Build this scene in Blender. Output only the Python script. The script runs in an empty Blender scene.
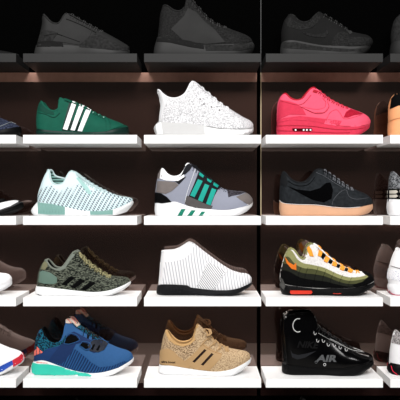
import bpy, bmesh, math
from mathutils import Vector
from mathutils.bvhtree import BVHTree
from mathutils.geometry import delaunay_2d_cdt

# ------------------------------------------------------------------ basics
sc = bpy.context.scene
COL = sc.collection
D = 2.0                 # camera to the front plane of the shelf blocks
F = D / 0.003           # focal length in pixels (400 px frame)
EYE = 1.40
DEPTH = 0.1587          # depth of the blocks = distance to the glossy wall
SY = 0.076              # centre line of the shoes behind the front plane
PITCH = 81.4 * 0.003
PT = 8.6 * 0.003        # block thickness


def top_z(row):
    return EYE - (53.5 + 81.4 * (row - 1) - 200) * 0.003


def s2l(c):
    c = c / 255.0
    return c / 12.92 if c <= 0.04045 else ((c + 0.055) / 1.055) ** 2.4


def rgb(t):
    k = .76 if max(t) < 235 else .92       # reflectance kept below the sampled display colour
    return (s2l(t[0]) * k, s2l(t[1]) * k, s2l(t[2]) * k, 1.0)


# ------------------------------------------------------------------ materials
def new_mat(name):
    m = bpy.data.materials.new(name)
    m.use_nodes = True
    nt = m.node_tree
    return m, nt, nt.nodes['Principled BSDF']


def add_bump(nt, b, sock, strength, dist=0.001):
    bp = nt.nodes.new('ShaderNodeBump')
    bp.inputs['Strength'].default_value = strength
    bp.inputs['Distance'].default_value = dist
    nt.links.new(sock, bp.inputs['Height'])
    nt.links.new(bp.outputs['Normal'], b.inputs['Normal'])


def coords(nt, rot=(0, 0, 0), scale=(1, 1, 1)):
    tc = nt.nodes.new('ShaderNodeTexCoord')
    mp = nt.nodes.new('ShaderNodeMapping')
    mp.inputs['Rotation'].default_value = rot
    mp.inputs['Scale'].default_value = scale
    nt.links.new(tc.outputs['Object'], mp.inputs['Vector'])
    return mp.outputs['Vector']


def plain(name, col, rough=0.6, bump=0.25, scale=500, var=0.12, metal=0.0, spec=0.18):
    m, nt, b = new_mat(name)
    c = rgb(col)
    v = coords(nt)
    n = nt.nodes.new('ShaderNodeTexNoise')
    n.inputs['Scale'].default_value = scale * 0.12
    n.inputs['Detail'].default_value = 5
    nt.links.new(v, n.inputs['Vector'])
    mx = nt.nodes.new('ShaderNodeMix')
    mx.data_type = 'RGBA'
    mx.inputs['A'].default_value = (c[0] * (1 - var), c[1] * (1 - var), c[2] * (1 - var), 1)
    mx.inputs['B'].default_value = (min(1, c[0] * (1 + var)), min(1, c[1] * (1 + var)), min(1, c[2] * (1 + var)), 1)
    nt.links.new(n.outputs['Fac'], mx.inputs['Factor'])
    nt.links.new(mx.outputs['Result'], b.inputs['Base Color'])
    b.inputs['Roughness'].default_value = rough
    b.inputs['Metallic'].default_value = metal
    b.inputs['Specular IOR Level'].default_value = spec
    if bump:
        n2 = nt.nodes.new('ShaderNodeTexNoise')
        n2.inputs['Scale'].default_value = scale
        nt.links.new(v, n2.inputs['Vector'])
        add_bump(nt, b, n2.outputs['Fac'], bump)
    return m


def ramp(nt, sock, p0, p1, c0, c1):
    r = nt.nodes.new('ShaderNodeValToRGB')
    r.color_ramp.elements[0].position = p0
    r.color_ramp.elements[1].position = p1
    r.color_ramp.elements[0].color = c0
    r.color_ramp.elements[1].color = c1
    nt.links.new(sock, r.inputs['Fac'])
    return r.outputs['Color']


def knit(name, c1, c2, scale=330, stretch=(1, 1, 1), rot=(0, 0, 0), lo=0.42, hi=0.55, bump=0.6, rough=0.85, detail=1.0):
    """mottled two-colour yarn"""
    m, nt, b = new_mat(name)
    v = coords(nt, rot, stretch)
    n = nt.nodes.new('ShaderNodeTexNoise')
    n.inputs['Scale'].default_value = scale
    n.inputs['Detail'].default_value = detail
    nt.links.new(v, n.inputs['Vector'])
    col = ramp(nt, n.outputs['Fac'], lo, hi, rgb(c1), rgb(c2))
    nt.links.new(col, b.inputs['Base Color'])
    b.inputs['Roughness'].default_value = rough
    b.inputs['Specular IOR Level'].default_value = 0.1
    add_bump(nt, b, n.outputs['Fac'], bump)
    return m


def ribbed(name, c1, c2, scale=60, axis='X', rot=(0, 0, 0), dist=1.5, lo=0.15, hi=0.5, bump=0.7, rough=0.8):
    m, nt, b = new_mat(name)
    v = coords(nt, rot)
    w = nt.nodes.new('ShaderNodeTexWave')
    w.bands_direction = axis
    w.inputs['Scale'].default_value = scale
    w.inputs['Distortion'].default_value = dist
    w.inputs['Detail Scale'].default_value = 0.25
    w.inputs['Detail'].default_value = 1
    nt.links.new(v, w.inputs['Vector'])
    col = ramp(nt, w.outputs['Fac'], lo, hi, rgb(c1), rgb(c2))
    nt.links.new(col, b.inputs['Base Color'])
    b.inputs['Roughness'].default_value = rough
    b.inputs['Specular IOR Level'].default_value = 0.1
    add_bump(nt, b, w.outputs['Fac'], bump)
    return m


def dashes(name, base, dash, ka, kb, rot_deg, zfade=(0.02, 0.07), ta=0.35, tb=-0.2):
    """short slanted dashes knitted into a plain cloth, denser near the sole"""
    m, nt, b = new_mat(name)
    v = coords(nt, (0, math.radians(rot_deg), 0))
    sep = nt.nodes.new('ShaderNodeSeparateXYZ')
    nt.links.new(v, sep.inputs[0])

    def M(op, a, bb):
        k = nt.nodes.new('ShaderNodeMath')
        k.operation = op
        for i, s in enumerate((a, bb)):
            if s is None:
                continue
            if isinstance(s, (int, float)):
                k.inputs[i].default_value = s
            else:
                nt.links.new(s, k.inputs[i])
        return k.outputs[0]
    sa = M('GREATER_THAN', M('SINE', M('MULTIPLY', sep.outputs['X'], ka), None), ta)
    sh = M('ADD', M('MULTIPLY', sep.outputs['Z'], kb), M('MULTIPLY', sep.outputs['X'], ka * 0.5))
    sb = M('GREATER_THAN', M('SINE', sh, None), tb)
    tc = coords(nt)
    sp2 = nt.nodes.new('ShaderNodeSeparateXYZ')
    nt.links.new(tc, sp2.inputs[0])
    ns = nt.nodes.new('ShaderNodeTexNoise')
    ns.inputs['Scale'].default_value = 28
    nt.links.new(tc, ns.inputs['Vector'])
    zz = M('ADD', sp2.outputs['Z'], M('MULTIPLY', M('SUBTRACT', ns.outputs['Fac'], 0.5), 0.11))
    f = nt.nodes.new('ShaderNodeMapRange')
    f.inputs['From Min'].default_value = zfade[1]
    f.inputs['From Max'].default_value = zfade[0]
    nt.links.new(zz, f.inputs['Value'])
    fac = M('MULTIPLY', M('MULTIPLY', sa, sb), f.outputs[0])
    mx = nt.nodes.new('ShaderNodeMix')
    mx.data_type = 'RGBA'
    mx.inputs['A'].default_value = rgb(base)
    mx.inputs['B'].default_value = rgb(dash)
    nt.links.new(fac, mx.inputs['Factor'])
    nt.links.new(mx.outputs['Result'], b.inputs['Base Color'])
    b.inputs['Roughness'].default_value = 0.85
    add_bump(nt, b, fac, 0.3)
    return m


# ------------------------------------------------------------------ mesh helpers
def link(o, parent=None):
    COL.objects.link(o)
    if parent:
        o.parent = parent
    return o


def mesh_obj(name, verts, faces, mat, parent=None, smooth=True, merge=0.0):
    me = bpy.data.meshes.new(name)
    me.from_pydata([tuple(v) for v in verts], [], faces)
    bm = bmesh.new()
    bm.from_mesh(me)
    if merge:
        bmesh.ops.remove_doubles(bm, verts=bm.verts, dist=merge)
    bmesh.ops.recalc_face_normals(bm, faces=bm.faces)
    bm.to_mesh(me)
    bm.free()
    if smooth:
        me.polygons.foreach_set('use_smooth', [True] * len(me.polygons))
    me.materials.append(mat)
    o = bpy.data.objects.new(name, me)
    return link(o, parent)


def catmull(pts, n=10):
    """dense smooth polyline through 2-D points"""
    if len(pts) < 3:
        return [Vector(p) for p in pts]
    P = [Vector(p) for p in pts]
    P = [P[0] * 2 - P[1]] + P + [P[-1] * 2 - P[-2]]
    out = []
    for i in range(1, len(P) - 2):
        p0, p1, p2, p3 = P[i - 1], P[i], P[i + 1], P[i + 2]
        for k in range(n):
            t = k / n
            a = 0.5 * ((2 * p1) + (p2 - p0) * t + (2 * p0 - 5 * p1 + 4 * p2 - p3) * t * t + (3 * p1 - p0 - 3 * p2 + p3) * t ** 3)
            out.append(a)
    out.append(P[-2])
    return out


class Curve:
    def __init__(self, pts, n=10):
        self.p = catmull(pts, n)
        self.s = [0.0]
        for a, b in zip(self.p, self.p[1:]):
            d = b - a
            self.s.append(self.s[-1] + max(1e-7, math.sqrt(d.x * d.x + 0.5 * d.y * d.y)))
        self.L = self.s[-1]

    def at(self, u):
        t = min(max(u, 0), 1) * self.L
        lo, hi = 0, len(self.s) - 1
        while hi - lo > 1:
            mid = (lo + hi) // 2
            if self.s[mid] <= t:
                lo = mid
            else:
                hi = mid
        k = (t - self.s[lo]) / (self.s[hi] - self.s[lo])
        return self.p[lo].lerp(self.p[hi], min(1, max(0, k)))

    def u_at_x(self, x):
        best = 0
        for i in range(len(self.p) - 1, 0, -1):
            a, b = self.p[i - 1].x, self.p[i].x
            if (a - x) * (b - x) <= 0 and a != b:
                k = (x - a) / (b - a)
                return (self.s[i - 1] + k * (self.s[i] - self.s[i - 1])) / self.L
        return best


class Coons:
    def __init__(self, B, T, L, R):
        self.B, self.T, self.L, self.R = B, T, L, R

    def at(self, u, v):
        B, T, L, R = self.B, self.T, self.L, self.R
        p = B.at(u) * (1 - v) + T.at(u) * v + L.at(v) * (1 - u) + R.at(v) * u
        p -= B.at(0) * (1 - u) * (1 - v) + B.at(1) * u * (1 - v) + T.at(0) * (1 - u) * v + T.at(1) * u * v
        return p


def grid_faces(ni, nj, off=0):
    return [(off + i * nj + j, off + (i + 1) * nj + j, off + (i + 1) * nj + j + 1, off + i * nj + j + 1)
            for i in range(ni - 1) for j in range(nj - 1)]


def lerp_tab(tab, x):
    for (a, ya), (b, yb) in zip(tab, tab[1:]):
        if x <= b:
            t = min(1, max(0, (x - a) / (b - a)))
            t = t * t * (3 - 2 * t)
            return ya + (yb - ya) * t
    return tab[-1][1]


WT = [(0, .0335), (.18, .0335), (.42, .0325), (.68, .0455), (.82, .0465), (1, .040)]


def half_width(u, wt=WT, scale=1.0):
    w = lerp_tab(wt, u) * scale
    if u < .13:
        w *= max(0, 1 - (1 - u / .13) ** 2.4) ** .5
    if u > .78:
        w *= max(0, 1 - ((u - .78) / .22) ** 2.4) ** .55
    return w


def uspace(n):
    out = []
    for i in range(n + 1):
        t = i / n
        c = 0.5 - 0.5 * math.cos(math.pi * t)
        out.append(0.45 * t + 0.55 * c)
    return out


def tube(paths, r, sides=6, flat=1.0):
    V, Fc = [], []
    for pts in paths:
        P = [Vector(p) for p in pts]
        base = len(V)
        for i, p in enumerate(P):
            t = (P[min(i + 1, len(P) - 1)] - P[max(i - 1, 0)]).normalized()
            up = Vector((0, 0, 1)) if abs(t.z) < .9 else Vector((1, 0, 0))
            a = t.cross(up).normalized()
            b = t.cross(a).normalized()
            for k in range(sides):
                an = 2 * math.pi * k / sides
                V.append(p + a * math.cos(an) * r + b * math.sin(an) * r * flat)
        n = len(P)
        for i in range(n - 1):
            for k in range(sides):
                k2 = (k + 1) % sides
                Fc.append((base + i * sides + k, base + i * sides + k2, base + (i + 1) * sides + k2, base + (i + 1) * sides + k))
        Fc.append(tuple(base + k for k in range(sides))[::-1])
        Fc.append(tuple(base + (n - 1) * sides + k for k in range(sides)))
    return V, Fc


def inside(poly, x, y):
    c = False
    n = len(poly)
    for i in range(n):
        x1, y1 = poly[i]
        x2, y2 = poly[(i + 1) % n]
        if (y1 > y) != (y2 > y) and x < (x2 - x1) * (y - y1) / (y2 - y1) + x1:
            c = not c
    return c


# ------------------------------------------------------------------ a shoe
class Shoe:
    """built in its own space: x along the shoe (toe = +x), z up from the sole, camera side = -y"""

    def __init__(self, name, label, cat, row, cx, heel, top, soletop, bottom, peak, tend, mats,
                 sheel=None, stoe=None, place_row=None, dx=0, sx=1, sz=1, wscale=1.0, cow=.027,
                 tongue=True, collar_r=.0032, toe=None, group=None, drop=.005, smooth_sole_n=10, far_lift=0, eyes=None):
        self.row, self.cx = row, cx
        self.gz = top_z(row)
        self.X = (cx - 200) * (D + SY) / F
        self.sx, self.sz = sx, sz
        prow = place_row or row
        self.root = bpy.data.objects.new(name, None)
        self.root.empty_display_size = .05
        link(self.root)
        self.root.location = (self.X + dx * (D + SY) / F, SY, top_z(prow))
        self.root['label'] = label
        self.root['category'] = cat
        if group:
            self.root['group'] = group
        self.m = mats
        x0, x1 = soletop[0][0], soletop[-1][0]

        def near(p):
            s = min(1, max(0, (p[0] - x0) / (x1 - x0)))
            return self.cv(p, -half_width(s) * wscale)
        ground = 200 - (self.gz - EYE) * F / (D + SY)
        b = []
        for (px, lift) in bottom:
            q = self.cv((px, 200), 0)
            b.append((q[0], lift * .0031 * sz + .0002))
        st = [near(p) for p in soletop]
        sh = [b[0]] + [self.cv(p, 0) for p in (sheel or [])] + [st[0]]
        se = [b[-1]] + [self.cv(p, 0) for p in (stoe or [])] + [st[-1]]
        sh = [(x, max(z, .0005)) for x, z in sh]
        self.sole_p = Coons(Curve(b), Curve(st, smooth_sole_n), Curve(sh), Curve(se))
        up_b = [(x, z - .003) for x, z in st]
        tp = [self.cv(p, 0) for p in top]
        if toe is None:
            tp = tp + [(up_b[-1][0] - .0015, up_b[-1][1] + .002)]
        up_b[-1] = (up_b[-1][0] - .001, up_b[-1][1])
        up_b[0] = (up_b[0][0] + .001, up_b[0][1])
        hl = [up_b[0]] + [self.cv(p, 0) for p in heel] + [tp[0]]
        T = Curve(tp)
        self.T = T
        self.up = Coons(Curve(up_b), T, Curve(hl), Curve([up_b[-1], tp[-1]]))
        self.wscale, self.cow, self.drop, self.far_lift = wscale, cow, drop, far_lift
        self.up_pk = T.u_at_x(self.cv((peak, 200), 0)[0])
        self.ut = T.u_at_x(self.cv((tend, 200), 0)[0])
        self.tongue = tongue
        self._sole()
        self._upper()
        self._collar(collar_r)
        if tongue:
            self._tongue()
        V, Fc = self.bv
        self.bvh = BVHTree.FromPolygons(V, Fc)
        self.cam = Vector((-self.X, -(D + SY), EYE - self.gz))

    def cv(self, p, off):
        d = D + SY + off
        return ((p[0] - 200) * d / F - self.X) * self.sx, (EYE - self.gz + (200 - p[1]) * d / F) * self.sz

    # opening half width along the top line
    def O(self, u):
        pk, ut = self.up_pk, self.ut
        if u >= ut:
            return 0.0
        if u <= pk:
            k = u / max(pk, 1e-6)
            o = self.cow + (.017 - self.cow) * max(0, (k - .55) / .45)
            if not self.tongue:
                o = self.cow * max(0, 1 - k ** 4) ** .5
            if u < .09:
                o *= max(0, 1 - (1 - u / .09) ** 2.2) ** .5
            return o
        k = (u - pk) / max(1e-6, ut - pk)
        if not self.tongue:
            return 0
        return .017 * (1 - k) + .008 * k if k < .93 else .0085 * max(0, (1 - (k - .93) / .07)) ** .5

    def P(self, u, v, inset=0.0):
        q = self.up.at(u, v)
        W = half_width(u, scale=self.wscale) - .0012 - inset
        W = max(W, 0)
        o = min(max(self.O(u) - inset, 0), W * 1.0) if self.O(u) > 0 else 0
        r = min(1, o / W) if W > 1e-5 else 0
        k = min(1, r / .45)
        b = .5 * (1 - k) + .95 * k
        f = max(0, 1 - v ** 2.1) ** b
        y = o + (W - o) * f
        y *= 1 + .05 * math.sin(math.pi * min(1, v * 1.2)) * min(1, u * 8) if v < .83 else 1
        z = q.y
        if self.tongue and self.up_pk * .96 < u < self.ut:
            k2 = min(1, (u - self.up_pk * .96) / .03) * min(1, (self.ut - u) / .04)
            z -= self.drop * k2 * v ** 3
        return Vector((q.x, y, z))

    def far(self, p, u, v):
        k = u / max(self.up_pk, 1e-6)
        z = p[2]
        if self.far_lift and .04 < k < .8:
            z += self.far_lift * math.sin(math.pi * (k - .04) / .76) ** 1.2 * v ** 4
        return (p[0], abs(p[1]), z)

    def _sole(self):
        us = uspace(64)
        nv = 9
        V = []
        for u in us:
            w = half_width(u, scale=self.wscale) + .0012
            for j in range(nv):
                v = j / (nv - 1)
                q = self.sole_p.at(u, v)
                bulge = .0016 * math.sin(math.pi * v) - .0035 * (max(0, 1 - v * 5)) ** 2
                V.append((q.x, -max(0, w + (bulge if w > .004 else 0)), q.y))
        n = len(V)
        V2 = V + [(x, -y, z) for x, y, z in V]
        F1 = grid_faces(len(us), nv)
        F2 = grid_faces(len(us), nv, n)
        caps = []
        for i in range(len(us) - 1):
            for j in (0, nv - 1):
                caps.append((i * nv + j, (i + 1) * nv + j, n + (i + 1) * nv + j, n + i * nv + j))
        self.bv = ([Vector(v) for v in V2], F1 + F2)
        o = mesh_obj('sole', V2, F1 + F2 + caps, self.m['sole'], self.root, merge=1e-5)
        md = o.modifiers.new('e', 'EDGE_SPLIT')
        md.split_angle = math.radians(45)
        self.sole = o

    def _upper(self):
        us = uspace(80)
        vs = [math.sin(math.pi / 2 * j / 22) for j in range(23)]
        V, W = [], []
        for u in us:
            for v in vs:
                p = self.P(u, v)
                V.append((p.x, -p.y, p.z))
                W.append(self.far(V[-1], u, v))
        n = len(V)
        V2 = V + W
        Fc = grid_faces(len(us), len(vs)) + grid_faces(len(us), len(vs), n)
        o = mesh_obj('upper', V2, Fc, self.m['upper'], self.root, merge=1e-5)
        self.upper = o
        vb, fb = self.bv
        k = len(vb)
        self.bv = (vb + [Vector(v) for v in V2], fb + [tuple(i + k for i in f) for f in Fc])

    def _collar(self, r):
        pk = self.up_pk
        N = 26
        us = [pk * (1 - math.cos(math.pi / 2 * i / N)) for i in range(N + 1)]
        path = []
        for u in reversed(us):
            p = self.P(u, 1)
            path.append((p.x + (.002 if u < .01 else 0), -max(0, p.y - r * .5), p.z - r * .55))
        far = [self.far(p, u, 1) for p, u in reversed(list(zip(path, reversed(us)))[:-1])]
        V, Fc = tube([path + far], r, 8)
        mesh_obj('collar', V, Fc, self.m.get('collar', self.m['upper']), self.root)
        # lining with the footbed
        V, W = [], []
        nj = 8
        for u in us:
            for j in range(nj):
                v = 1 - .8 * j / (nj - 1)
                p = self.P(u, v, .0035)
                V.append((p.x + (.0045 if u < .02 else 0), -p.y, p.z - (.004 if j == 0 else 0)))
                W.append(self.far(V[-1], u, v))
        n = len(V)
        V2 = V + W
        Fc = grid_faces(len(us), nj) + grid_faces(len(us), nj, n)
        j = nj - 1
        for i in range(len(us) - 1):
            Fc.append((i * nj + j, (i + 1) * nj + j, n + (i + 1) * nj + j, n + i * nj + j))
        # front wall closing the lining below the tongue
        i = len(us) - 1
        for j in range(nj - 1):
            Fc.append((i * nj + j, i * nj + j + 1, n + i * nj + j + 1, n + i * nj + j))
        mesh_obj('lining', V2, Fc, self.m.get('lining', self.m['upper']), self.root, merge=1e-5)

    def _tongue(self):
        pk, ut = self.up_pk, self.ut
        N, M = 22, 11
        T, Bm = [], []
        for i in range(N + 1):
            k = i / N
            u = pk + (ut - pk) * k
            q = self.T.at(u)
            w = .0225 * (min(1, (k + .015) / .1)) ** .5 * (1 - .35 * k)
            for j in range(M):
                y = -w + 2 * w * j / (M - 1)
                e = (y / .02) ** 2
                z = q.y - .0008 - .006 * e - (.003 if i == 0 else 0)
                th = .0055 * max(.1, 1 - (y / w) ** 4)
                T.append((q.x, y, z))
                Bm.append((q.x - .001, y, z - th))
        n = len(T)
        Fc = grid_faces(N + 1, M) + grid_faces(N + 1, M, n)
        for i in range(N):
            for j in (0, M - 1):
                Fc.append((i * M + j, (i + 1) * M + j, n + (i + 1) * M + j, n + i * M + j))
        for j in range(M - 1):
            for i in (0, N):
                Fc.append((i * M + j, i * M + j + 1, n + i * M + j + 1, n + i * M + j))
        o = mesh_obj('tongue', T + Bm, Fc, self.m.get('tongue', self.m['upper']), self.root)
        self.tongue_o = o
        vb, fb = self.bv
        k = len(vb)
        self.bv = (vb + [Vector(v) for v in T], fb + [tuple(i + k for i in f) for f in grid_faces(N + 1, M)])

    # ---- laid-on panels: pixel outline dropped on the shoe's surface
    def hit(self, px, py):
        d = Vector(((px - 200) / F, 1, (200 - py) / F))
        if self.sx != 1 or self.sz != 1:
            a = self.cam + d * (D + SY - .2)
            a = Vector((a.x * self.sx, a.y, a.z * self.sz))
            b = self.cam + d * (D + SY + .2)
            b = Vector((b.x * self.sx, b.y, b.z * self.sz))
            o, dd = a, (b - a)
        else:
            o, dd = self.cam, d
        dd = dd.normalized()
        loc, nrm, idx, dist = self.bvh.ray_cast(o, dd)
        if loc is not None and loc.y > .004:
            loc = None
        if loc is None:
            t = (-.012 - o.y) / dd.y
            q = o + dd * t
            loc, nrm, idx, dist = self.bvh.find_nearest(q)
            if loc.y > 0:
                loc = Vector((loc.x, -loc.y, loc.z))
                nrm = Vector((nrm.x, -nrm.y, nrm.z))
        if nrm.dot(Vector((0, -1, .15))) < 0:
            nrm = -nrm
        return loc, nrm

    def panel(self, name, poly, mat, th=.0012, parent=None, label=None, smooth=False, step=1.6, both=True):
        if smooth:
            c = catmull(list(poly) + [poly[0]], 5)
            poly = [(p.x, p.y) for p in c[:-1]]
        ring = []
        n = len(poly)
        for i in range(n):
            a, b = Vector(poly[i]), Vector(poly[(i + 1) % n])
            k = max(1, int((b - a).length / step))
            for j in range(k):
                ring.append(a.lerp(b, j / k))
        xs = [p.x for p in ring]
        ys = [p.y for p in ring]
        pts = list(ring)
        x = min(xs) + step * .5
        while x < max(xs):
            y = min(ys) + step * .5
            while y < max(ys):
                if inside(poly, x, y) and min((Vector((x, y)) - r).length for r in ring) > step * .45:
                    pts.append(Vector((x, y)))
                y += step
            x += step
        nr = len(ring)
        res = delaunay_2d_cdt(pts, [(i, (i + 1) % nr) for i in range(nr)], [], 1, 1e-4)
        V2, E2, F2 = res[0], res[1], res[2]
        return self._lay(name, V2, F2, mat, th, parent, label, both)

    def _lay(self, name, V2, F2, mat, th, parent=None, label=None, both=True):
        outer, inner = [], []
        for v in V2:
            p, nn = self.hit(v[0], v[1])
            outer.append(p + nn * th)
            inner.append(p - nn * .0012)
        cnt = {}
        for f in F2:
            for a, b in zip(f, list(f[1:]) + [f[0]]):
                k = (min(a, b), max(a, b))
                cnt.setdefault(k, []).append((a, b))
        n = len(outer)
        faces = [tuple(f) for f in F2]
        for k, es in cnt.items():
            if len(es) == 1:
                a, b = es[0]
                faces.append((a, n + a, n + b, b))
        V = outer + inner
        objs = [mesh_obj(name, V, faces, mat, parent or self.root)]
        if both:          # the same piece on the other flank
            objs.append(mesh_obj(name, [Vector((v.x, -v.y, v.z)) for v in V], [f[::-1] for f in faces], mat, parent or self.root))
        for o in objs:
            md = o.modifiers.new('e', 'EDGE_SPLIT')
            md.split_angle = math.radians(50)
            if label:
                o['label'] = label
        return objs[0]

    def text(self, name, body, x0, y0, width, height, mat, slant=0, th=.0012, label=None, parent=None, tilt=0, bold=0):
        cu = bpy.data.curves.new('t', 'FONT')
        cu.body = body
        cu.resolution_u = 2
        cu.offset = bold
        to = bpy.data.objects.new('t', cu)
        COL.objects.link(to)
        bpy.context.view_layer.update()
        me = bpy.data.meshes.new_from_object(to)
        bm = bmesh.new()
        bm.from_mesh(me)
        bmesh.ops.triangulate(bm, faces=bm.faces)
        vs = [v.co.copy() for v in bm.verts]
        fs = [tuple(v.index for v in f.verts) for f in bm.faces]
        bm.free()
        bpy.data.objects.remove(to)
        mx0, mx1 = min(v.x for v in vs), max(v.x for v in vs)
        my0, my1 = min(v.y for v in vs), max(v.y for v in vs)
        P2 = []
        for v in vs:
            a = (v.x - mx0) / (mx1 - mx0)
            b = (v.y - my0) / (my1 - my0)
            P2.append((x0 + a * width + b * slant, y0 - b * height + a * tilt))
        return self._lay(name, P2, fs, mat, th, parent, label, False)

    def line(self, name, pts, mat, r=.0007, label=None, parent=None, lift=.0012):
        """a seam, cord or piping laid on the surface"""
        c = catmull(pts, 6)
        path = []
        for p in c:
            q, nn = self.hit(p.x, p.y)
            path.append(q + nn * (r * .4 + lift))
        far = [Vector((v.x, -v.y, v.z)) for v in path]
        V, Fc = tube([far], r, 6)
        mesh_obj(name, V, Fc, mat, parent or self.root)
        V, Fc = tube([path], r, 6)
        o = mesh_obj(name, V, Fc, mat, parent or self.root)
        if label:
            o['label'] = label
        return o

    def laces(self, n, mat, r=.0023, k0=.12, k1=.95, cross=.4, loop=.86, bow=False):
        pk, ut = self.up_pk, self.ut
        paths = []
        step = (k1 - k0) / max(1, n - 1)
        for i in range(n):
            for sgn in (1, -1):
                ka = k0 + step * i
                kb = min(1.0, ka + step * cross)
                pts = []
                for j in range(11):
                    t = j / 10
                    k = ka + (kb - ka) * t
                    u = pk + (ut - pk) * k
                    y = 1 - 2 * t            # 1 near side .. -1 far side
                    e = self.P(u, 1)
                    q = self.T.at(u)
                    if abs(y) > .99:
                        s = self.P(u, loop)
                        p = Vector((s.x, s.y * y, s.z + .0005))
                    elif abs(y) > .75:
                        p = Vector((e.x, (e.y + .001) * (1 if y > 0 else -1), e.z + r * .8))
                    else:
                        zz = q.y - .0008 - .006 * (y * e.y / .02) ** 2 + r * .7
                        p = Vector((q.x, y * e.y / .75, max(zz, e.z + r * .8)))
                    p.y *= -sgn
                    pts.append(p)
                paths.append(pts)
        if bow:
            u = pk + (ut - pk) * (k0 + step * .3)
            q = self.T.at(u)
            for sgn in (1, -1):
                for ln in (.032, .024):
                    pts = []
                    for j in range(9):
                        t = j / 8
                        a = t * math.pi
                        pts.append(Vector((q.x + ln * .55 * math.sin(a) + .004 * t, -sgn * (ln * (1 - math.cos(a)) * .5), q.y + r + .002 - .016 * (1 - math.cos(a)) * .5)))
                    paths.append(pts)
        V, Fc = tube(paths, r, 6, .6)
        return mesh_obj('laces', V, Fc, mat, self.root)

    def disc(self, name, px, py, rad, mat, ring=False, label=None, parent=None, th=.0012):
        if ring:
            pts = [(px + rad * math.cos(a), py + rad * math.sin(a)) for a in [math.pi * 2 * k / 12 for k in range(13)]]
            return self.line(name, pts, mat, r=.0009, label=label, parent=parent, lift=th)
        poly = [(px + rad * math.cos(a), py + rad * math.sin(a)) for a in [math.pi * 2 * k / 12 for k in range(12)]]
        return self.panel(name, poly, mat, th, label=label, parent=parent, step=rad)

# ------------------------------------------------------------------ shared colours
white_rubber = plain('white_rubber', (238, 238, 240), .45, .1, 300, .03)
white_foam = plain('white_foam', (244, 245, 246), .6, .15, 900, .02)
black_cloth = plain('black_cloth', (10, 10, 11), .8, .4, 900, spec=.04)
black_lace = plain('black_lace', (18, 18, 20), .7, .3, 1500)
black_rubber = plain('black_rubber', (11, 11, 12), .5, .2, 400, spec=.1)
black_gloss = plain('black_gloss', (5, 5, 6), .12, .05, 200)
dimmed_a = knit('charcoal_suede', (28, 28, 28), (48, 48, 48), 130, lo=.3, hi=.7, bump=.3, detail=4)  # top and bottom row shoe tones, dimming put into these dark colours
dimmed_b = plain('charcoal_leather', (39, 39, 39), .7, .3, 500, .15)
dimmed_c = plain('charcoal_rubber', (52, 52, 52), .6, .2, 300, .08)
dimmed_d = plain('soft_black_suede', (18, 18, 18), .85, .5, 700, .25)
dimmed_e = knit('dark_grey_cloth', (19, 19, 19), (42, 42, 42), 240, lo=.3, hi=.7, bump=.3)
dimmed_l = plain('charcoal_lace', (60, 60, 60), .8, .3, 900)

SH = 'shoe'


def shape_slim_runner(name, label, mats, **kw):      # long low toe, peaked heel tab
    return Shoe(name, label, SH, 1, 82,
                heel=[(37.5, 43), (40, 34), (42, 25), (42.3, 18)],
                top=[(43.5, 14.5), (47, 17.5), (52, 23), (57, 25.3), (61, 24), (64, 19), (66.5, 15), (69.5, 13.5), (74, 15.2), (82, 20), (93, 26), (104, 32), (115, 38), (124, 43.2), (129, 46.8)],
                soletop=[(36.5, 46), (48, 46.3), (61, 46.6), (64.5, 45), (80, 46.3), (104, 49.3), (118, 50.3), (129.7, 50.3)],
                bottom=[(34, 0), (60, 0), (100, 0), (129.2, 1.2)], sheel=[(35, 52)], stoe=[(129.9, 53)],
                peak=68, tend=103, mats=mats, **kw)


def shape_chunky_mid(name, label, mats, **kw):       # tall heel, high tongue
    return Shoe(name, label, SH, 1, 203.5,
                heel=[(158, 34), (159, 25), (160, 15)],
                top=[(162, 8), (165, 6.6), (169, 8.5), (173, 11.5), (178, 13), (182.5, 11.5), (186, 6), (187, 0), (188.5, -3.5), (190.5, -2.5), (195, 3), (201, 9.5), (207, 16.5), (215, 22.5), (223, 26), (232, 30), (243, 34), (249, 37), (252.5, 41)],
                soletop=[(157, 38), (165, 38.8), (180, 41.5), (195, 44.5), (210, 45), (230, 44.2), (245, 43.8), (253, 42.5)],
                bottom=[(154, 0), (180, 0), (215, 0), (240, .6), (250.5, 3)], sheel=[(153.6, 53), (154.5, 47)], stoe=[(254, 49), (254.3, 45)],
                peak=189, tend=226, mats=mats, **kw)


def shape_air_runner(name, label, mats, **kw):       # rounded heel, mudguard toe
    return Shoe(name, label, SH, 1, 326,
                heel=[(281, 36), (281.8, 29), (284, 21)],
                top=[(287, 17), (289.5, 16), (293, 17.5), (297, 22), (303, 24), (309, 22), (314, 16.8), (318.5, 13.3), (322, 13.6), (329, 17.5), (338, 23), (346, 28.5), (351, 31.8), (360, 34), (367, 35.6), (371.5, 39), (373, 43)],
                soletop=[(281, 44), (284, 41.3), (290, 40.2), (298, 41), (312, 43.7), (325, 45.5), (337, 45.3), (350, 46.5), (362, 46.3), (371.5, 45.3)],
                bottom=[(280.5, 0), (300, 0), (340, 0), (357, 1), (366, 5)], sheel=[(280, 52)], stoe=[(369, 50)],
                peak=320, tend=351, mats=mats, **kw)


def shape_court(name, label, mats, **kw):            # flat sole court shoe
    return Shoe(name, label, SH, 2, 82,
                heel=[(36.2, 122), (37, 112), (38.7, 105)],
                top=[(40.5, 102), (43, 102), (45, 105), (49, 109.3), (54, 111.4), (58, 110.8), (60.8, 107.5), (61, 103), (60, 100), (62, 98.2), (66, 98.2), (72, 100.5), (80, 104), (88, 107.7), (95, 112), (105, 116.7), (114, 120.3), (121, 123), (126, 126)],
                soletop=[(36.6, 129.3), (50, 130.5), (70, 131.8), (90, 132.3), (105, 131.5), (115, 129), (122, 127.3), (128.3, 127)],
                bottom=[(37, 0), (60, 0), (100, 0), (127.6, .7)], sheel=[(36.4, 133)], stoe=[(129, 132)],
                peak=63, tend=106, mats=mats, **kw)


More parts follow.
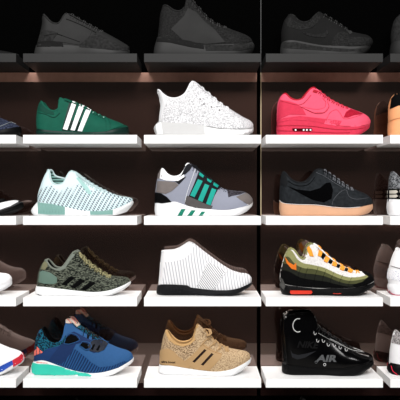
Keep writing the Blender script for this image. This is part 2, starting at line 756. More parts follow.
def shape_knit_shadow(name, label, mats, **kw):      # flared heel tab
    return Shoe(name, label, SH, 2, 204,
                heel=[(159.2, 115), (160.2, 106), (159, 98), (157.2, 92.5)],
                top=[(157.2, 90), (159.5, 90.7), (163, 94.6), (168, 98), (174, 99.2), (180, 98), (185.5, 94), (189, 87.5), (191.5, 82.7), (194.5, 81.6), (198, 83.3), (203, 88), (209, 93), (215, 98), (221, 103), (232, 110.2), (243, 117), (249.5, 120.3), (253, 124)],
                soletop=[(158.4, 122), (170, 122.7), (185, 123.2), (200, 125), (215, 127.6), (230, 129.4), (243, 129.3), (253.6, 127)],
                bottom=[(157, 0), (185, 0), (220, 0), (240, .6), (249, 3.2)], sheel=[(154.6, 132), (153.6, 128), (156, 124)], stoe=[(253, 132)],
                peak=195, tend=228, mats=mats, **kw)


def shape_air_one(name, label, mats, **kw):          # thick heel with window
    return Shoe(name, label, SH, 2, 323.5,
                heel=[(276.7, 115), (277.2, 105), (279.5, 98)],
                top=[(282.5, 94.4), (285, 94.2), (289, 98.5), (295, 100.8), (301, 99.4), (305.5, 94), (310, 89), (314.5, 88), (318.5, 90), (326, 96), (333, 100.5), (341, 104.5), (349, 108), (357, 111), (364, 114), (368.5, 117.5), (370.3, 121.5)],
                soletop=[(276.8, 123), (283, 120.8), (296, 119.8), (312, 121.5), (328, 124.3), (342, 126.8), (356, 126.5), (370, 123.8)],
                bottom=[(277, 0), (310, 0), (342, 0), (355, 1), (366, 6.5)], sheel=[(276.4, 130)], stoe=[(369, 128)],
                peak=315, tend=347, mats=mats, **kw)


def shape_boost_sock(name, label, mats, **kw):       # sock runner with sole plugs
    return Shoe(name, label, SH, 3, 83,
                heel=[(37.6, 196), (40.5, 186), (44, 177)],
                top=[(47.5, 170.8), (49.8, 169.8), (51.3, 173.5), (52.4, 179), (55, 183.2), (60, 184.4), (65, 182.4), (68.3, 176), (71, 171.7), (74.5, 170.8), (79, 173.2), (85, 178), (93, 183.4), (102, 188.3), (112, 193), (121, 196), (128, 197), (132.5, 199)],
                soletop=[(37.5, 202), (50, 203.6), (64, 206.8), (80, 210.3), (95, 211.3), (110, 210), (122, 206.3), (132.8, 200.5)],
                bottom=[(34.5, 0), (60, 0), (100, 0), (116, .6), (127, 4)], sheel=[(31.6, 212), (32, 209), (35, 205)], stoe=[(132.5, 205), (133.6, 202)],
                peak=75, tend=106, mats=mats, **kw)


def shape_support(name, label, mats, **kw):          # grey panelled runner
    return Shoe(name, label, SH, 3, 204,
                heel=[(155, 196), (156, 185), (158, 175)],
                top=[(161, 168.7), (163.3, 169), (167, 173.5), (173, 176.5), (179.5, 175.5), (183.5, 171.5), (186, 165.5), (189, 162.8), (193, 164.2), (199, 168.3), (207, 175.5), (214, 181), (220, 186), (225, 189), (233, 190.6), (243, 191.6), (248.5, 194), (252.3, 198.5)],
                soletop=[(155, 203), (164, 203), (174, 201.6), (181, 203.5), (190, 206.5), (205, 208.5), (220, 210), (232, 209.4), (243, 206.3), (253, 201.5)],
                bottom=[(155.5, 0), (185, 0), (225, 0), (238, .8), (247, 4.5)], sheel=[(154.6, 210)], stoe=[(252, 206)],
                peak=189.5, tend=226, mats=mats, **kw)


def shape_cupsole(name, label, mats, **kw):          # low cupsole sneaker
    return Shoe(name, label, SH, 3, 326,
                heel=[(280, 190), (280.3, 181), (281.4, 175)],
                top=[(282.7, 171.8), (284.5, 172.5), (288, 177.2), (293, 181), (299, 182.4), (306, 181), (311.5, 176), (315.5, 170.6), (319.5, 168), (324, 169.4), (331, 173.8), (340, 180.3), (349, 186.5), (358, 190.6), (365, 193.6), (370, 197.2), (372.5, 201)],
                soletop=[(279.5, 201), (284, 203.3), (296, 204.2), (315, 204.6), (330, 206.3), (345, 207.6), (358, 207), (372.6, 203.8)],
                bottom=[(280.5, 0), (310, 0), (345, 0), (358, .6), (369, 3)], sheel=[(279.2, 209)], stoe=[(372.6, 208)],
                peak=319.5, tend=352, mats=mats, **kw)


def shape_foam_runner(name, label, mats, **kw):      # knitted foam-soled runner
    return Shoe(name, label, SH, 4, 83,
                heel=[(37.2, 281), (38.2, 274), (41, 266)],
                top=[(45, 260.5), (47, 259.2), (49.2, 261.5), (53, 266), (58, 268), (63, 266.6), (67.5, 261.5), (72, 254.5), (75, 251), (78.5, 250.2), (81.5, 253.5), (87, 259.5), (95, 266), (103, 271.3), (111, 275.5), (119, 276.4), (126, 277), (130, 279.5)],
                soletop=[(36.5, 285.5), (45, 287), (60, 288.8), (78, 290.8), (95, 292), (109, 290.4), (121, 286.3), (130.6, 281)],
                bottom=[(36.5, 0), (60, 0), (98, 0), (112, .8), (124, 4.6)], sheel=[(35.6, 291)], stoe=[(130, 284.5), (131, 282)],
                peak=79, tend=111, mats=mats, **kw)


def shape_knit_sock(name, label, mats, **kw):        # laceless sock shoe
    return Shoe(name, label, SH, 4, 205,
                heel=[(159, 278), (160, 264), (161, 255)],
                top=[(161.5, 250.8), (166, 250.6), (175, 249.8), (182, 246.4), (186.5, 243.2), (190, 241.8), (194, 243), (202, 249.5), (212, 257), (222, 264.2), (231, 269.6), (240, 272.6), (247, 273.6), (251.2, 277)],
                soletop=[(157.5, 285), (165, 284.3), (187, 285.3), (190, 287.3), (200, 288.6), (215, 290.2), (230, 290), (242, 287), (252, 281.5)],
                bottom=[(157.5, 0), (185, 0), (220, 0), (233, .8), (245, 4.6)], sheel=[(156.4, 292)], stoe=[(251.3, 285)],
                peak=190, tend=192, mats=mats, tongue=False, cow=.024, **kw)


def shape_layered(name, label, mats, **kw):          # layered wave panels
    return Shoe(name, label, SH, 4, 327,
                heel=[(279.8, 276), (282, 264), (285, 255)],
                top=[(288, 249.6), (291.5, 248), (294.5, 250.5), (298, 255.5), (302, 258), (305, 255), (306, 249), (308, 244.3), (312, 242.4), (316, 243.6), (322, 249), (330, 256.3), (338, 262.2), (346, 266.8), (355, 270.3), (364, 271.8), (370, 274), (373.5, 278)],
                soletop=[(280.5, 283.5), (290, 285.5), (303, 287.2), (320, 288.6), (337, 288.4), (350, 288.2), (362, 286.4), (374, 281)],
                bottom=[(282.5, 0), (310, 0), (342, 0), (355, .8), (368, 5)], sheel=[(281.5, 293), (279.7, 287)], stoe=[(374, 285)],
                peak=312, tend=358, mats=mats, **kw)


def shape_wave_runner(name, label, mats, **kw):      # wide moulded wedge sole
    return Shoe(name, label, SH, 5, 83,
                heel=[(34.4, 352), (35.5, 341), (38, 333)],
                top=[(41, 328.4), (43.5, 327.7), (46.5, 332), (50, 338), (55, 340.8), (60.5, 339), (65, 332.5), (66.4, 326), (66.5, 320), (69, 317.2), (72.5, 317.6), (77, 322.8), (84, 327.5), (92, 333), (101, 339), (109, 343.6), (118, 347.6), (126, 350), (131.4, 353)],
                soletop=[(33.6, 361), (41, 360.3), (49, 362), (60, 366.2), (74, 370.6), (88, 373), (103, 372.2), (117, 368.2), (127, 363), (133.8, 357.5)],
                bottom=[(33, 0), (60, 0), (100, 0), (113, .8), (126, 6)], sheel=[(30.8, 372), (31.3, 366)], stoe=[(133.2, 361.5)],
                peak=70, tend=106, mats=mats, **kw)


def shape_primeknit(name, label, mats, **kw):        # tan knit runner with cage
    return Shoe(name, label, SH, 5, 205,
                heel=[(160.4, 352), (162, 342), (164, 334)],
                top=[(165.8, 330), (168.2, 331.8), (171.5, 336.7), (177, 341.5), (183, 343), (189.5, 341.4), (193.8, 336.5), (195.8, 329), (198, 323.7), (201, 326), (207, 332.3), (213, 338.4), (220, 344), (228, 347.6), (238, 349.8), (246, 351.3), (249.7, 354)],
                soletop=[(159.3, 364), (170, 365.6), (185, 368), (200, 370.3), (215, 371.7), (229, 370), (240, 365.5), (251, 357.5)],
                bottom=[(159.5, 0), (185, 0), (220, 0), (233, .8), (245, 5.2)], sheel=[(158.3, 370)], stoe=[(250.7, 361)],
                peak=198.3, tend=228, mats=mats, **kw)


def shape_high_top(name, label, mats, **kw):         # boot-like high top
    return Shoe(name, label, SH, 5, 327,
                heel=[(281.8, 350), (281, 335), (281.3, 321), (283, 315)],
                top=[(286.5, 312.4), (292, 312), (300, 311.4), (307, 310.8), (312.5, 312.6), (315, 318), (317, 323.5), (322, 327.8), (330, 333.4), (340, 340), (350, 346.3), (360, 350.8), (368, 353), (372, 355.2)],
                soletop=[(282, 363.5), (292, 365.3), (308, 367.4), (325, 368.6), (342, 368.6), (355, 366.2), (373.3, 359.6)],
                bottom=[(283.5, 0), (310, 0), (342, 0), (352, .6), (366, 3.6)], sheel=[(281.8, 371)], stoe=[(373, 364)],
                peak=312, tend=352, mats=mats, **kw)


# ================================================================== ROW 1 (dimming put into the shoe colours)
ma = dict(upper=dimmed_b, sole=dimmed_c, collar=dimmed_a, lining=dimmed_d, tongue=dimmed_a)
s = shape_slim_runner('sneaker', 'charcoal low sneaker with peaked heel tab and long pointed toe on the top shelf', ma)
s.panel('heel_counter', [(38, 46), (39.5, 37), (42, 30), (52, 31), (58, 33), (52, 41), (60, 42), (63, 46)], dimmed_a, smooth=False)
s.panel('heel_strip', [(37, 46.5), (38, 42), (50, 40.5), (62.5, 42.5), (63.5, 46.5)], dimmed_d, .0018)
s.panel('quarter_panel', [(58, 41.5), (66, 32), (70, 22), (92, 31), (90, 36), (80, 45)], dimmed_b, .0012, smooth=False)
s.panel('toe_overlay', [(79, 47), (88, 37), (96, 33.5), (106, 38), (116, 43), (127, 48), (128, 51)], dimmed_a, .0012)
s.line('eyestay_seam', [(66, 19), (74, 22), (85, 27), (96, 33)], dimmed_d, .0009)
s.line('side_seam', [(44, 36), (56, 34), (66, 37), (80, 42)], dimmed_d, .0009)
s.laces(6, dimmed_l, r=.0019)

mb = dict(upper=dimmed_e, sole=dimmed_c, collar=dimmed_e, lining=dimmed_d, tongue=dimmed_e)
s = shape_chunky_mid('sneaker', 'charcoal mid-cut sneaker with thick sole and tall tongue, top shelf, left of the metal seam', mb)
s.panel('side_panel', [(171, 29), (184, 16), (188, 8), (196, 12), (205, 22), (215, 30), (225, 42), (206, 44), (184, 41)], dimmed_b, .001)
s.panel('sole_band', [(157.5, 37), (175, 38.5), (190, 41), (204, 45), (204, 49), (190, 47), (170, 42.5), (157, 41.5)], dimmed_d, .0015)
s.panel('toe_bumper', [(204, 44.8), (230, 44), (252, 43.5), (252, 48), (240, 50.5), (206, 50.5)], dimmed_a, .0012)
s.line('heel_seam', [(159, 34.5), (168, 36)], dimmed_l, .0008)
s.laces(6, dimmed_l, r=.002, bow=False)

mc = dict(upper=dimmed_d, sole=dimmed_c, collar=dimmed_e, lining=dimmed_d, tongue=dimmed_d)
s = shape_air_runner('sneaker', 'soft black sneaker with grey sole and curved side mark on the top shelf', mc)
s.panel('collar_patch', [(285, 21), (290, 17), (297, 23), (305, 25), (312, 20), (318, 14.5), (322, 18), (312, 28), (300, 30), (288, 27)], dimmed_e, .001)
s.panel('swoosh', [(302, 32), (316, 34.5), (325, 33), (326, 28.5), (328.5, 33), (325, 37.5), (316, 37.5), (306, 35)], dimmed_e, .0014)
s.panel('mudguard', [(331, 45.5), (333.5, 38), (338, 33), (342, 31.8), (347, 33), (350, 37.5), (360, 37), (370, 38), (372, 44.8), (355, 46)], dimmed_e, .0014)
s.panel('sole_inset', [(283, 42.5), (295, 42), (312, 45.5), (328, 47.5), (350, 49), (366, 48), (362, 51), (340, 51.5), (300, 49), (283, 48)], dimmed_a, .001)
s.laces(6, dimmed_l, r=.0017)
s.panel('lace_tag', [(346.5, 30.5), (350, 31), (352.5, 33.5), (349.5, 34.5)], dimmed_c, .002)

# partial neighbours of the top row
shape_court('sneaker', 'charcoal flat shoe toe at the left end of the top shelf', dict(upper=dimmed_d, sole=dimmed_a), place_row=1, dx=-107.5 - 2, sz=.42).laces(4, dimmed_d)
s = shape_air_runner('sneaker', 'charcoal shoe heel cut off at the right end of the top shelf', dict(upper=dimmed_a, sole=dimmed_b, collar=dimmed_e, lining=dimmed_d), dx=110)
s.laces(5, dimmed_l)

# ================================================================== ROW 2
green = plain('green_suede', (16, 90, 72), .8, .4, 500, .2)
green2 = plain('green_suede_dark', (12, 70, 56), .8, .3, 700, .15)
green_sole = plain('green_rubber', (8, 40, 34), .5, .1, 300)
white_stripe = plain('white_leather', (245, 246, 248), .55, .1, 400, .02)
s = shape_court('sneaker', 'dark green suede sneaker with three white side stripes', dict(upper=green, sole=green_sole, collar=green, lining=green2, tongue=green))
s.panel('heel_tab', [(38, 110), (39, 103.5), (44, 104), (47, 108.5), (54, 112.5), (54, 115), (46, 113.5)], green2, .001)
s.line('heel_seam', [(38.5, 112.5), (46, 114.5), (54, 117.5), (60, 113)], green_sole, .0006)
s.panel('quarter_shade_panel', [(62, 130.5), (64, 122), (69, 103), (90, 108.5), (81, 131.8)], green_sole, .0008)  # dark green base under the white stripes
for a in ([(72.4, 101.4), (76.6, 103), (67.4, 130), (63, 129)], [(79.6, 104.2), (84.2, 106.2), (74.8, 130.6), (70.6, 130)], [(87, 107), (91.4, 109), (82.2, 131.4), (77.8, 130.9)]):
    s.panel('stripe', a, white_stripe, .0018)
for a in ([(77.2, 105.4), (79, 106.4), (73.4, 121), (71.6, 120)], [(84.8, 108.4), (86.4, 109.4), (81, 122.5), (79.2, 122)]):
    s.panel('stripe_gap', a, green, .0013)
s.line('vamp_seam', [(104, 117), (106, 123), (106, 130)], green2, .0005, lift=.0004)
s.line('vamp_seam', [(108, 118.6), (110, 123), (110, 128)], green_sole, .0004, lift=.0004)
s.line('eyestay_seam', [(64, 101), (72, 104), (90, 112), (104, 119)], green_sole, .0005, lift=.0004)
s.line('toe_seam', [(106, 131.4), (114, 128.4), (121, 126.2), (127.5, 125.6)], green, .0009)
s.line('sole_seam', [(37, 131.8), (60, 133.3), (90, 134), (106, 133.6)], green, .0005)
s.laces(7, green, r=.0019, k0=.3)
for p in ((93, 112.6), (98.6, 115), (103.6, 117.4)):
    s.disc('eyelet', p[0], p[1], .7, plain('mint_thread', (150, 200, 185)), th=.0014)

wknit = knit('white_knit', (172, 172, 176), (236, 236, 238), 320, (1, 1, 1), lo=.30, hi=.62, bump=.5)
wplain = plain('white_cloth', (236, 236, 238), .8, .3, 1200, .02)
wfoam = plain('pale_grey_foam', (214, 214, 214), .6, .2, 600, .04)
grey_hole = plain('grey_eyelet_shadow_cloth', (120, 118, 118), .8, .2, 500)  # grey for the eyelet discs and toe seam
s = shape_knit_shadow('sneaker', 'all-white knitted sneaker with flared heel tab', dict(upper=wknit, sole=wfoam, collar=wplain, lining=wplain, tongue=wknit))
s.panel('heel_band', [(157.4, 92), (160, 91.5), (165, 97), (168, 99), (165, 104), (163, 112), (161, 121), (158.5, 121), (160, 108)], wplain, .001)
s.panel('sole_step', [(156, 125), (161, 122), (163, 134), (157, 134.5)], white_foam, .001)
s.panel('toe_sole', [(204, 127), (220, 129.3), (243, 130), (253, 128.5), (250, 133), (240, 136.5), (206, 137)], white_foam, .001)
s.line('toe_seam', [(207, 126.3), (222, 128.6), (243, 128.8), (252, 128)], grey_hole, .0005)
for a in ([(197, 97.5), (202, 93.8), (204, 98), (199, 100)], [(204.5, 102), (209.5, 98), (211, 102), (206, 104)], [(211.5, 106), (215.5, 102.5), (217.5, 106), (213, 108)], [(217.3, 110.4), (220.5, 107.5), (221.6, 109), (218.5, 111.5)]):
    s.panel('lace_loop', a, wplain, .0022)
for p in ((200, 99), (203.8, 104), (211.5, 107), (219, 110.3)):
    s.disc('eyelet', p[0], p[1], .7, grey_hole, th=.0026)
s.laces(5, wplain, r=.0022, k0=.2)

red = plain('red_mesh', (228, 58, 88), .75, .6, 900, .15)
red_l = plain('red_suede', (240, 88, 116), .8, .3, 700, .08)
red_d = plain('red_rubber', (190, 20, 44), .5, .1, 300, .06)
red_m = knit('dark_red_mesh', (150, 14, 36), (214, 36, 66), 900)
win = plain('window_dark', (70, 8, 16), .15, 0, 200)
s = shape_air_one('sneaker', 'bright red sneaker with clear air window in its heel', dict(upper=red_l, sole=red, collar=red_d, lining=red_d, tongue=red_l))
s.panel('heel_overlay', [(277.3, 122), (278, 110), (280, 100), (288, 101), (297, 104), (303, 109), (306, 115), (290, 114.5), (282, 118)], red, .001)
s.panel('swoosh', [(300, 106.5), (316, 109.5), (324.5, 107.5), (325.5, 102), (322.5, 98.5), (327, 101.5), (328.5, 107), (324, 112.5), (314, 112.8)], red_l, .0016)
s.line('swoosh_edge', [(302, 107), (316, 109.5), (324.5, 107.5), (325.5, 102), (322.5, 98.5)], red_d, .0006)
s.line('swoosh_edge', [(300, 106.5), (314, 113), (324, 112.7), (328.8, 107), (327, 101.5)], red_d, .0006)
s.line('collar_seam', [(281, 101), (288, 103), (297, 105), (304, 103), (311, 95)], red_d, .0006)
s.panel('rand', [(277, 121.5), (284, 118), (300, 116), (330, 119.5), (342, 121), (339, 126), (326, 123.8), (310, 121), (292, 119.8), (280, 122)], red, .0012)
s.panel('toe_mesh', [(343.5, 117.5), (346, 112), (350.5, 109.2), (356, 110.8), (363, 114), (354, 115.3), (348, 117.6)], red_m, .001)
s.panel('mudguard', [(324, 124), (327, 117), (332, 111), (337, 109.5), (340, 112), (343, 118), (350, 118.6), (358, 116), (365, 115.5), (370, 121), (369.6, 125), (355, 127), (340, 126.5)], red_l, .0012)
s.line('mudguard_seam', [(326, 121), (330, 113), (336, 110), (340, 113.5), (344, 118.8), (352, 118), (361, 115)], red_d, .0006)
s.panel('air_window', [(292.5, 128.4), (311.6, 128.4), (312.4, 130.2), (310.5, 131.7), (294, 131.7), (292.2, 130)], win, .001)
for x in (295.6, 303.6, 306.8, 310.4):
    s.disc('window_post', x, 130, .9, white_rubber, th=.002)
s.line('sole_line', [(277, 126), (292, 125.6), (312, 126.3), (335, 129.3), (352, 129.5), (366, 127.5)], red_d, .0006)
s.line('sole_line', [(277, 130.5), (291, 131), (314, 132), (335, 132.8), (350, 132.6)], red_d, .0006)
s.line('toe_line', [(333, 125.2), (348, 126.2), (362, 125.4), (369.5, 124)], red_d, .0006)
s.laces(7, red_d, r=.0018)
s.panel('tongue_tag', [(313.5, 89.6), (318, 91.2), (316.5, 93.2), (312.5, 92)], red_d, .0022)

navy_k = knit('navy_knit', (20, 24, 38), (76, 84, 110), 240, (1, 1, 2), lo=.4, hi=.62)
s = shape_court('sneaker', 'dark navy knitted shoe toe at the left end of the second shelf', dict(upper=navy_k, sole=black_rubber, collar=black_cloth, lining=black_cloth, tongue=black_cloth), dx=-107.5)
s.line('toe_piping', [(80, 130), (98, 128.6), (108, 127), (117, 123.5), (124, 119.5)], plain('grey_piping', (150, 156, 160), .6), .0009)
s.laces(6, black_lace)
tan_l = plain('tan_leather', (236, 166, 116), .6, .25, 400, .08)
tan_d = plain('gum_rubber', (212, 148, 100), .5, .15, 300, .08)
s = shape_air_one('sneaker', 'tan leather shoe with black collar at the right end of the second shelf', dict(upper=tan_l, sole=tan_l, collar=black_cloth, lining=black_cloth, tongue=black_cloth), dx=111.5, wscale=1.05)
s.panel('heel_collar', [(278, 109), (279.6, 99), (283, 94.4), (287, 94.6), (290, 98), (295, 100.8), (301, 100), (306, 96), (308, 99), (300, 105), (292, 104.8), (285, 105.6)], black_cloth, .002)
s.line('heel_seam', [(278, 121), (284, 118.5), (300, 116), (320, 118)], tan_d, .0007)
s.laces(6, black_lace)

# ================================================================== ROW 3
mint = dashes('mint_knit', (214, 234, 238), (34, 62, 88), 546, 966, -28, (.078, .092), ta=-.25, tb=-.1)
mint_p = plain('mint_plug', (132, 176, 168), .6, .1, 300, .05)
mint_c = plain('mint_cloth', (208, 232, 234), .8, .3, 900, .03)
lining_st = ribbed('striped_lining', (24, 52, 52), (150, 200, 192), 35, 'Z', lo=.3, hi=.6)
s = shape_boost_sock('sneaker', 'pale mint sock sneaker with navy dashes and mint sole plugs', dict(upper=mint, sole=white_foam, collar=mint_c, lining=lining_st, tongue=mint_c), cow=.024, far_lift=.024)
pl = s.panel('sole_plug', [(38, 202.6), (50, 203.6), (65, 206.8), (65, 214.4), (50, 214.6), (38.2, 213.5)], mint_p, .0022)
for x in range(41, 65, 3):
    s.line('plug_rib', [(x, 205 + (x - 41) * .08), (x, 213)], mint_p, .0008, parent=pl, lift=.0022)
s.panel('sole_plug', [(90, 211.4), (102, 211.2), (113, 209.8), (112.6, 214.3), (90.5, 214.8)], mint_p, .0022)
s.panel('vamp_stripe', [(76, 178), (79, 177), (88, 187), (92, 194), (88, 194), (82, 186)], plain('aqua_knit', (176, 218, 214), .8), .0008)
s.line('toe_binding', [(113, 209), (121, 206.2), (128, 203), (132.4, 199.8)], mint_c, .0006)
s.laces(6, mint_c, r=.0018, k0=.3)

grey_q = plain('lilac_grey_cloth', (156, 160, 176), .8, .3, 900, .05)
taupe = plain('taupe_suede', (126, 118, 116), .85, .5, 900, .15)
taupe_d = plain('dark_taupe_suede', (92, 88, 88), .85, .4, 900, .15)
teal = plain('teal_webbing', (28, 172, 156), .7, .25, 900, .08)
teal_d = plain('teal_green', (20, 132, 108), .6, .1, 300, .05)
mesh_g = knit('dark_mesh', (34, 32, 38), (84, 80, 88), 300)
ink = plain('ink_cloth', (22, 22, 28), .8, .3, 900)
s = shape_support('sneaker', 'grey and taupe sneaker with teal straps and chunky white sole', dict(upper=grey_q, sole=white_rubber, collar=white_stripe, lining=white_stripe, tongue=ink))
s.panel('collar_lining', [(161.4, 169.5), (164, 170), (168, 175), (174, 177.5), (180, 177), (184, 174.5), (184.5, 177), (178, 181), (166, 180.5), (160, 178.5)], white_stripe, .0018)
s.panel('heel_panel', [(156.4, 192), (157.6, 181), (166, 181.2), (175, 182), (178.5, 185), (172, 191), (165.5, 194)], taupe, .0014)
s.panel('heel_tab', [(157.6, 178.5), (159, 172), (161.5, 168.8), (163.5, 173), (166, 179.2)], taupe, .0016)
s.panel('collar_mesh', [(175, 181.5), (184.5, 176.5), (186, 177), (179, 184.5)], ink, .0016)
s.panel('heel_counter', [(155.4, 192.4), (161.5, 193.5), (167, 197), (171.5, 202), (162, 203.4), (155.2, 202.5)], black_cloth, .002)
s.panel('collar_top_mesh', [(181, 176), (183.5, 171), (186.5, 165), (189, 163.5), (192.5, 166), (190, 170), (184.5, 175)], ink, .0016)
s.panel('waist_panel', [(184.6, 203.5), (186.8, 195.5), (196, 199.5), (206, 204), (212.8, 206), (211, 209.2), (196, 208), (188, 205.8)], taupe_d, .0014)
s.line('quarter_edge', [(195.4, 169), (191.4, 180), (187, 193), (184.8, 203)], white_stripe, .0006, lift=.0004)
cg = s.panel('strap_backing', [(198.6, 172), (209, 180), (219, 187.6), (214.4, 196), (210.6, 206), (198, 202), (188.6, 196.4), (194, 184)], ink, .001)
for a in ([(197.8, 179.4), (202.6, 181.2), (194.6, 197.2), (190, 195.4)], [(204.8, 184), (209.2, 185.8), (202.6, 202), (198, 200)], [(211.8, 188.4), (216.2, 190.2), (210.6, 205.3), (206.2, 203.8)]):
    s.panel('strap', a, teal, .0026)
for a in ([(199.6, 172.4), (204, 175.8), (202.8, 178), (198.8, 175)], [(206.8, 178), (211.8, 181), (210.6, 183.2), (207, 181)], [(213.6, 182.6), (218.6, 186.4), (217, 188), (213, 185.4)]):
    s.panel('lace_loop', a, teal, .0028)
s.panel('toe_mesh', [(227, 189), (236, 190.5), (246.5, 192), (240, 194.6), (232, 196), (228.4, 197.4)], mesh_g, .0012)
s.panel('toe_cap', [(236, 197), (243, 194.2), (247.4, 192.4), (251, 196.2), (252.6, 202), (249, 205), (240, 200)], taupe, .0014)
s.panel('toe_panel', [(226, 189), (228.6, 198), (236, 197), (241, 200.5), (248.5, 205.2), (240, 207.5), (224, 209.8), (212, 209), (216, 196), (221, 187.5)], grey_q, .001)
for a in ([(181.4, 209), (185.6, 209), (181.8, 215.8), (177.4, 215.8)], [(191.4, 210.2), (195.6, 210.4), (191.6, 215.8), (187.2, 215.8)], [(201.6, 211.6), (205.2, 211.8), (202.6, 215.8), (198.6, 215.8)]):
    s.panel('sole_stripe', a, teal_d, .0012)
s.laces(5, ink, r=.002)

blk_s = knit('black_suede', (24, 27, 30), (48, 52, 56), 110, lo=.25, hi=.85, bump=.2, detail=6)
blk_c = plain('black_nubuck', (22, 24, 27), .85, .5, 600, .25)
gum = plain('gum_sole', (230, 178, 142), .5, .2, 500, .06)
jet = plain('jet_leather', (3, 3, 4), .8, .2, 500, spec=.02)
grey_lace = plain('grey_lace', (110, 112, 118), .8, .3, 900)
s = shape_cupsole('sneaker', 'black suede low sneaker on a pinkish gum sole', dict(upper=blk_s, sole=gum, collar=blk_c, lining=jet, tongue=blk_c))
s.panel('swoosh', [(287, 186), (297, 189.4), (310, 191), (320, 188), (326, 183), (330.5, 182.5), (333, 190), (331.6, 198.6), (324, 202.4), (313, 200), (303, 195)], jet, .0012, smooth=False)
s.panel('heel_tab', [(280.8, 184), (281.6, 176), (283, 172), (286, 175), (288, 182), (286.4, 187)], blk_c, .0014)
s.panel('foxing', [(280.4, 186), (290, 190), (302, 197), (308, 202.4), (300, 204), (284, 202.6), (280.2, 199)], blk_s, .0014)
s.panel('toe_rand', [(331, 206.6), (333.5, 199), (341, 191), (346, 189.5), (349.4, 197), (357, 199.5), (369, 198.6), (372, 203), (362, 206.6), (346, 207.4)], blk_s, .0014)
s.line('toe_seam', [(332, 205), (334, 199), (341, 191.6), (346, 190.5), (349.4, 197), (357, 199.3), (368.5, 198)], grey_lace, .0005)
s.line('sole_seam', [(280, 200.5), (284, 203.2), (296, 204.4), (316, 205), (330, 206.8), (345, 208), (360, 207)], white_stripe, .0007)
s.line('eyestay_seam', [(316, 172.5), (324, 176), (333, 182), (343, 188)], grey_lace, .0006)
s.line('collar_seam', [(288, 181), (294, 184.6), (301, 186), (309, 184), (315, 177)], jet, .0008)
s.laces(7, grey_lace, r=.0021)

s = shape_foam_runner('sneaker', 'black shoe toe with white midsole at the left end of the third shelf', dict(upper=black_cloth, sole=black_rubber, collar=black_cloth, lining=black_cloth), place_row=3, dx=-107, sz=.86)
s.panel('midsole', [(70, 291), (95, 288), (109, 281), (121, 276.8), (125.5, 276.5), (126, 279), (119, 284.6), (108, 289.5), (98, 293)], white_rubber, .0016)
s.line('toe_line', [(96, 294), (110, 289.5), (121, 284.5), (128.5, 279)], plain('toe_grey', (84, 84, 86), .6), .0016)
s.laces(6, black_lace)
mixk = knit('grey_mesh', (40, 42, 46), (150, 152, 156), 280, lo=.4, hi=.6)
pale = plain('pale_beige_strap', (214, 208, 196), .7)
s = shape_cupsole('sneaker', 'grey mesh shoe with pale heel straps at the right end of the third shelf', dict(upper=mixk, sole=white_rubber, collar=mixk, lining=black_cloth, tongue=mixk), dx=108.5, wscale=1.05)
s.panel('sole_wall', [(279.8, 199), (300, 200), (315, 204), (315, 214), (281, 214.5), (279.6, 208)], white_rubber, .0016)
bn = s.panel('heel_band', [(280, 188.5), (300, 189), (316, 190), (316, 200), (298, 199.6), (280, 198.4)], black_cloth, .0016)
for a in ([(281, 190.5), (286.5, 190.2), (288, 192), (286, 193.6), (281, 193.6)], [(281, 194.8), (286.5, 194.6), (288, 196), (286, 197.6), (281, 197.6)], [(289.4, 190), (293, 190), (293, 192.6), (289.4, 192.6)], [(289.6, 195.6), (293, 195.6), (293, 198), (289.6, 198)]):
    s.panel('heel_strap', a, pale, .0028, parent=bn)
s.laces(6, grey_lace)

# ================================================================== ROW 4
camo = knit('olive_knit', (22, 25, 22), (112, 118, 104), 260, (.55, 1, 1.7), (0, math.radians(28), 0), lo=.44, hi=.60, bump=.6, detail=2)
olive = knit('olive_tongue_knit', (96, 92, 62), (172, 166, 126), 260)
olive_p = plain('olive_collar', (128, 126, 98), .8, .4, 700)
sage = plain('sage_counter', (106, 132, 120), .5, .1, 300, .05)
s = shape_foam_runner('sneaker', 'olive green knitted runner with sage heel counter and black stripes', dict(upper=camo, sole=white_foam, collar=plain('grey_binding', (120, 126, 116), .8), lining=black_cloth, tongue=olive))
s.panel('heel_counter', [(39, 282), (40.2, 272), (43, 270.6), (51, 273), (57, 277.6), (57, 282.4), (54, 284), (44, 283.6)], sage, .0022)
s.panel('heel_tab', [(41, 269), (43, 263.5), (46, 260), (48, 261.5), (47.5, 266), (45, 270)], olive_p, .0012)
s.panel('collar_band', [(48, 262), (50.5, 266.4), (54, 269.5), (59, 271), (65, 268.6), (70, 261), (75, 255), (73, 253.5), (68.6, 258.6), (64.5, 265.6), (59, 267.6), (54, 266.6)], plain('grey_binding_band', (128, 136, 126), .8), .0012)
for a in ([(70.5, 276.4), (75.4, 277.6), (65.6, 285.6), (61.2, 284.2)], [(80.4, 278.6), (85.8, 280.6), (75, 288.4), (70.4, 287)], [(90.6, 281.2), (95.8, 283.4), (85.4, 290.4), (80.4, 289.6)]):
    s.panel('stripe', a, black_cloth, .0014)
for c in ((78, 259), (85, 263), (92, 268), (99, 272.4)):
    s.line('lace_loop', [(c[0] - 3.2, c[1] - 2), (c[0] - 2, c[1] + 2.4), (c[0] + 1.5, c[1] + 2.4), (c[0] + 3.2, c[1] - 1)], black_cloth, .0009)
s.line('sole_line', [(38, 294.2), (42, 295.3), (47, 295.6)], black_cloth, .0007)
s.laces(6, olive, r=.0024, cross=.7)

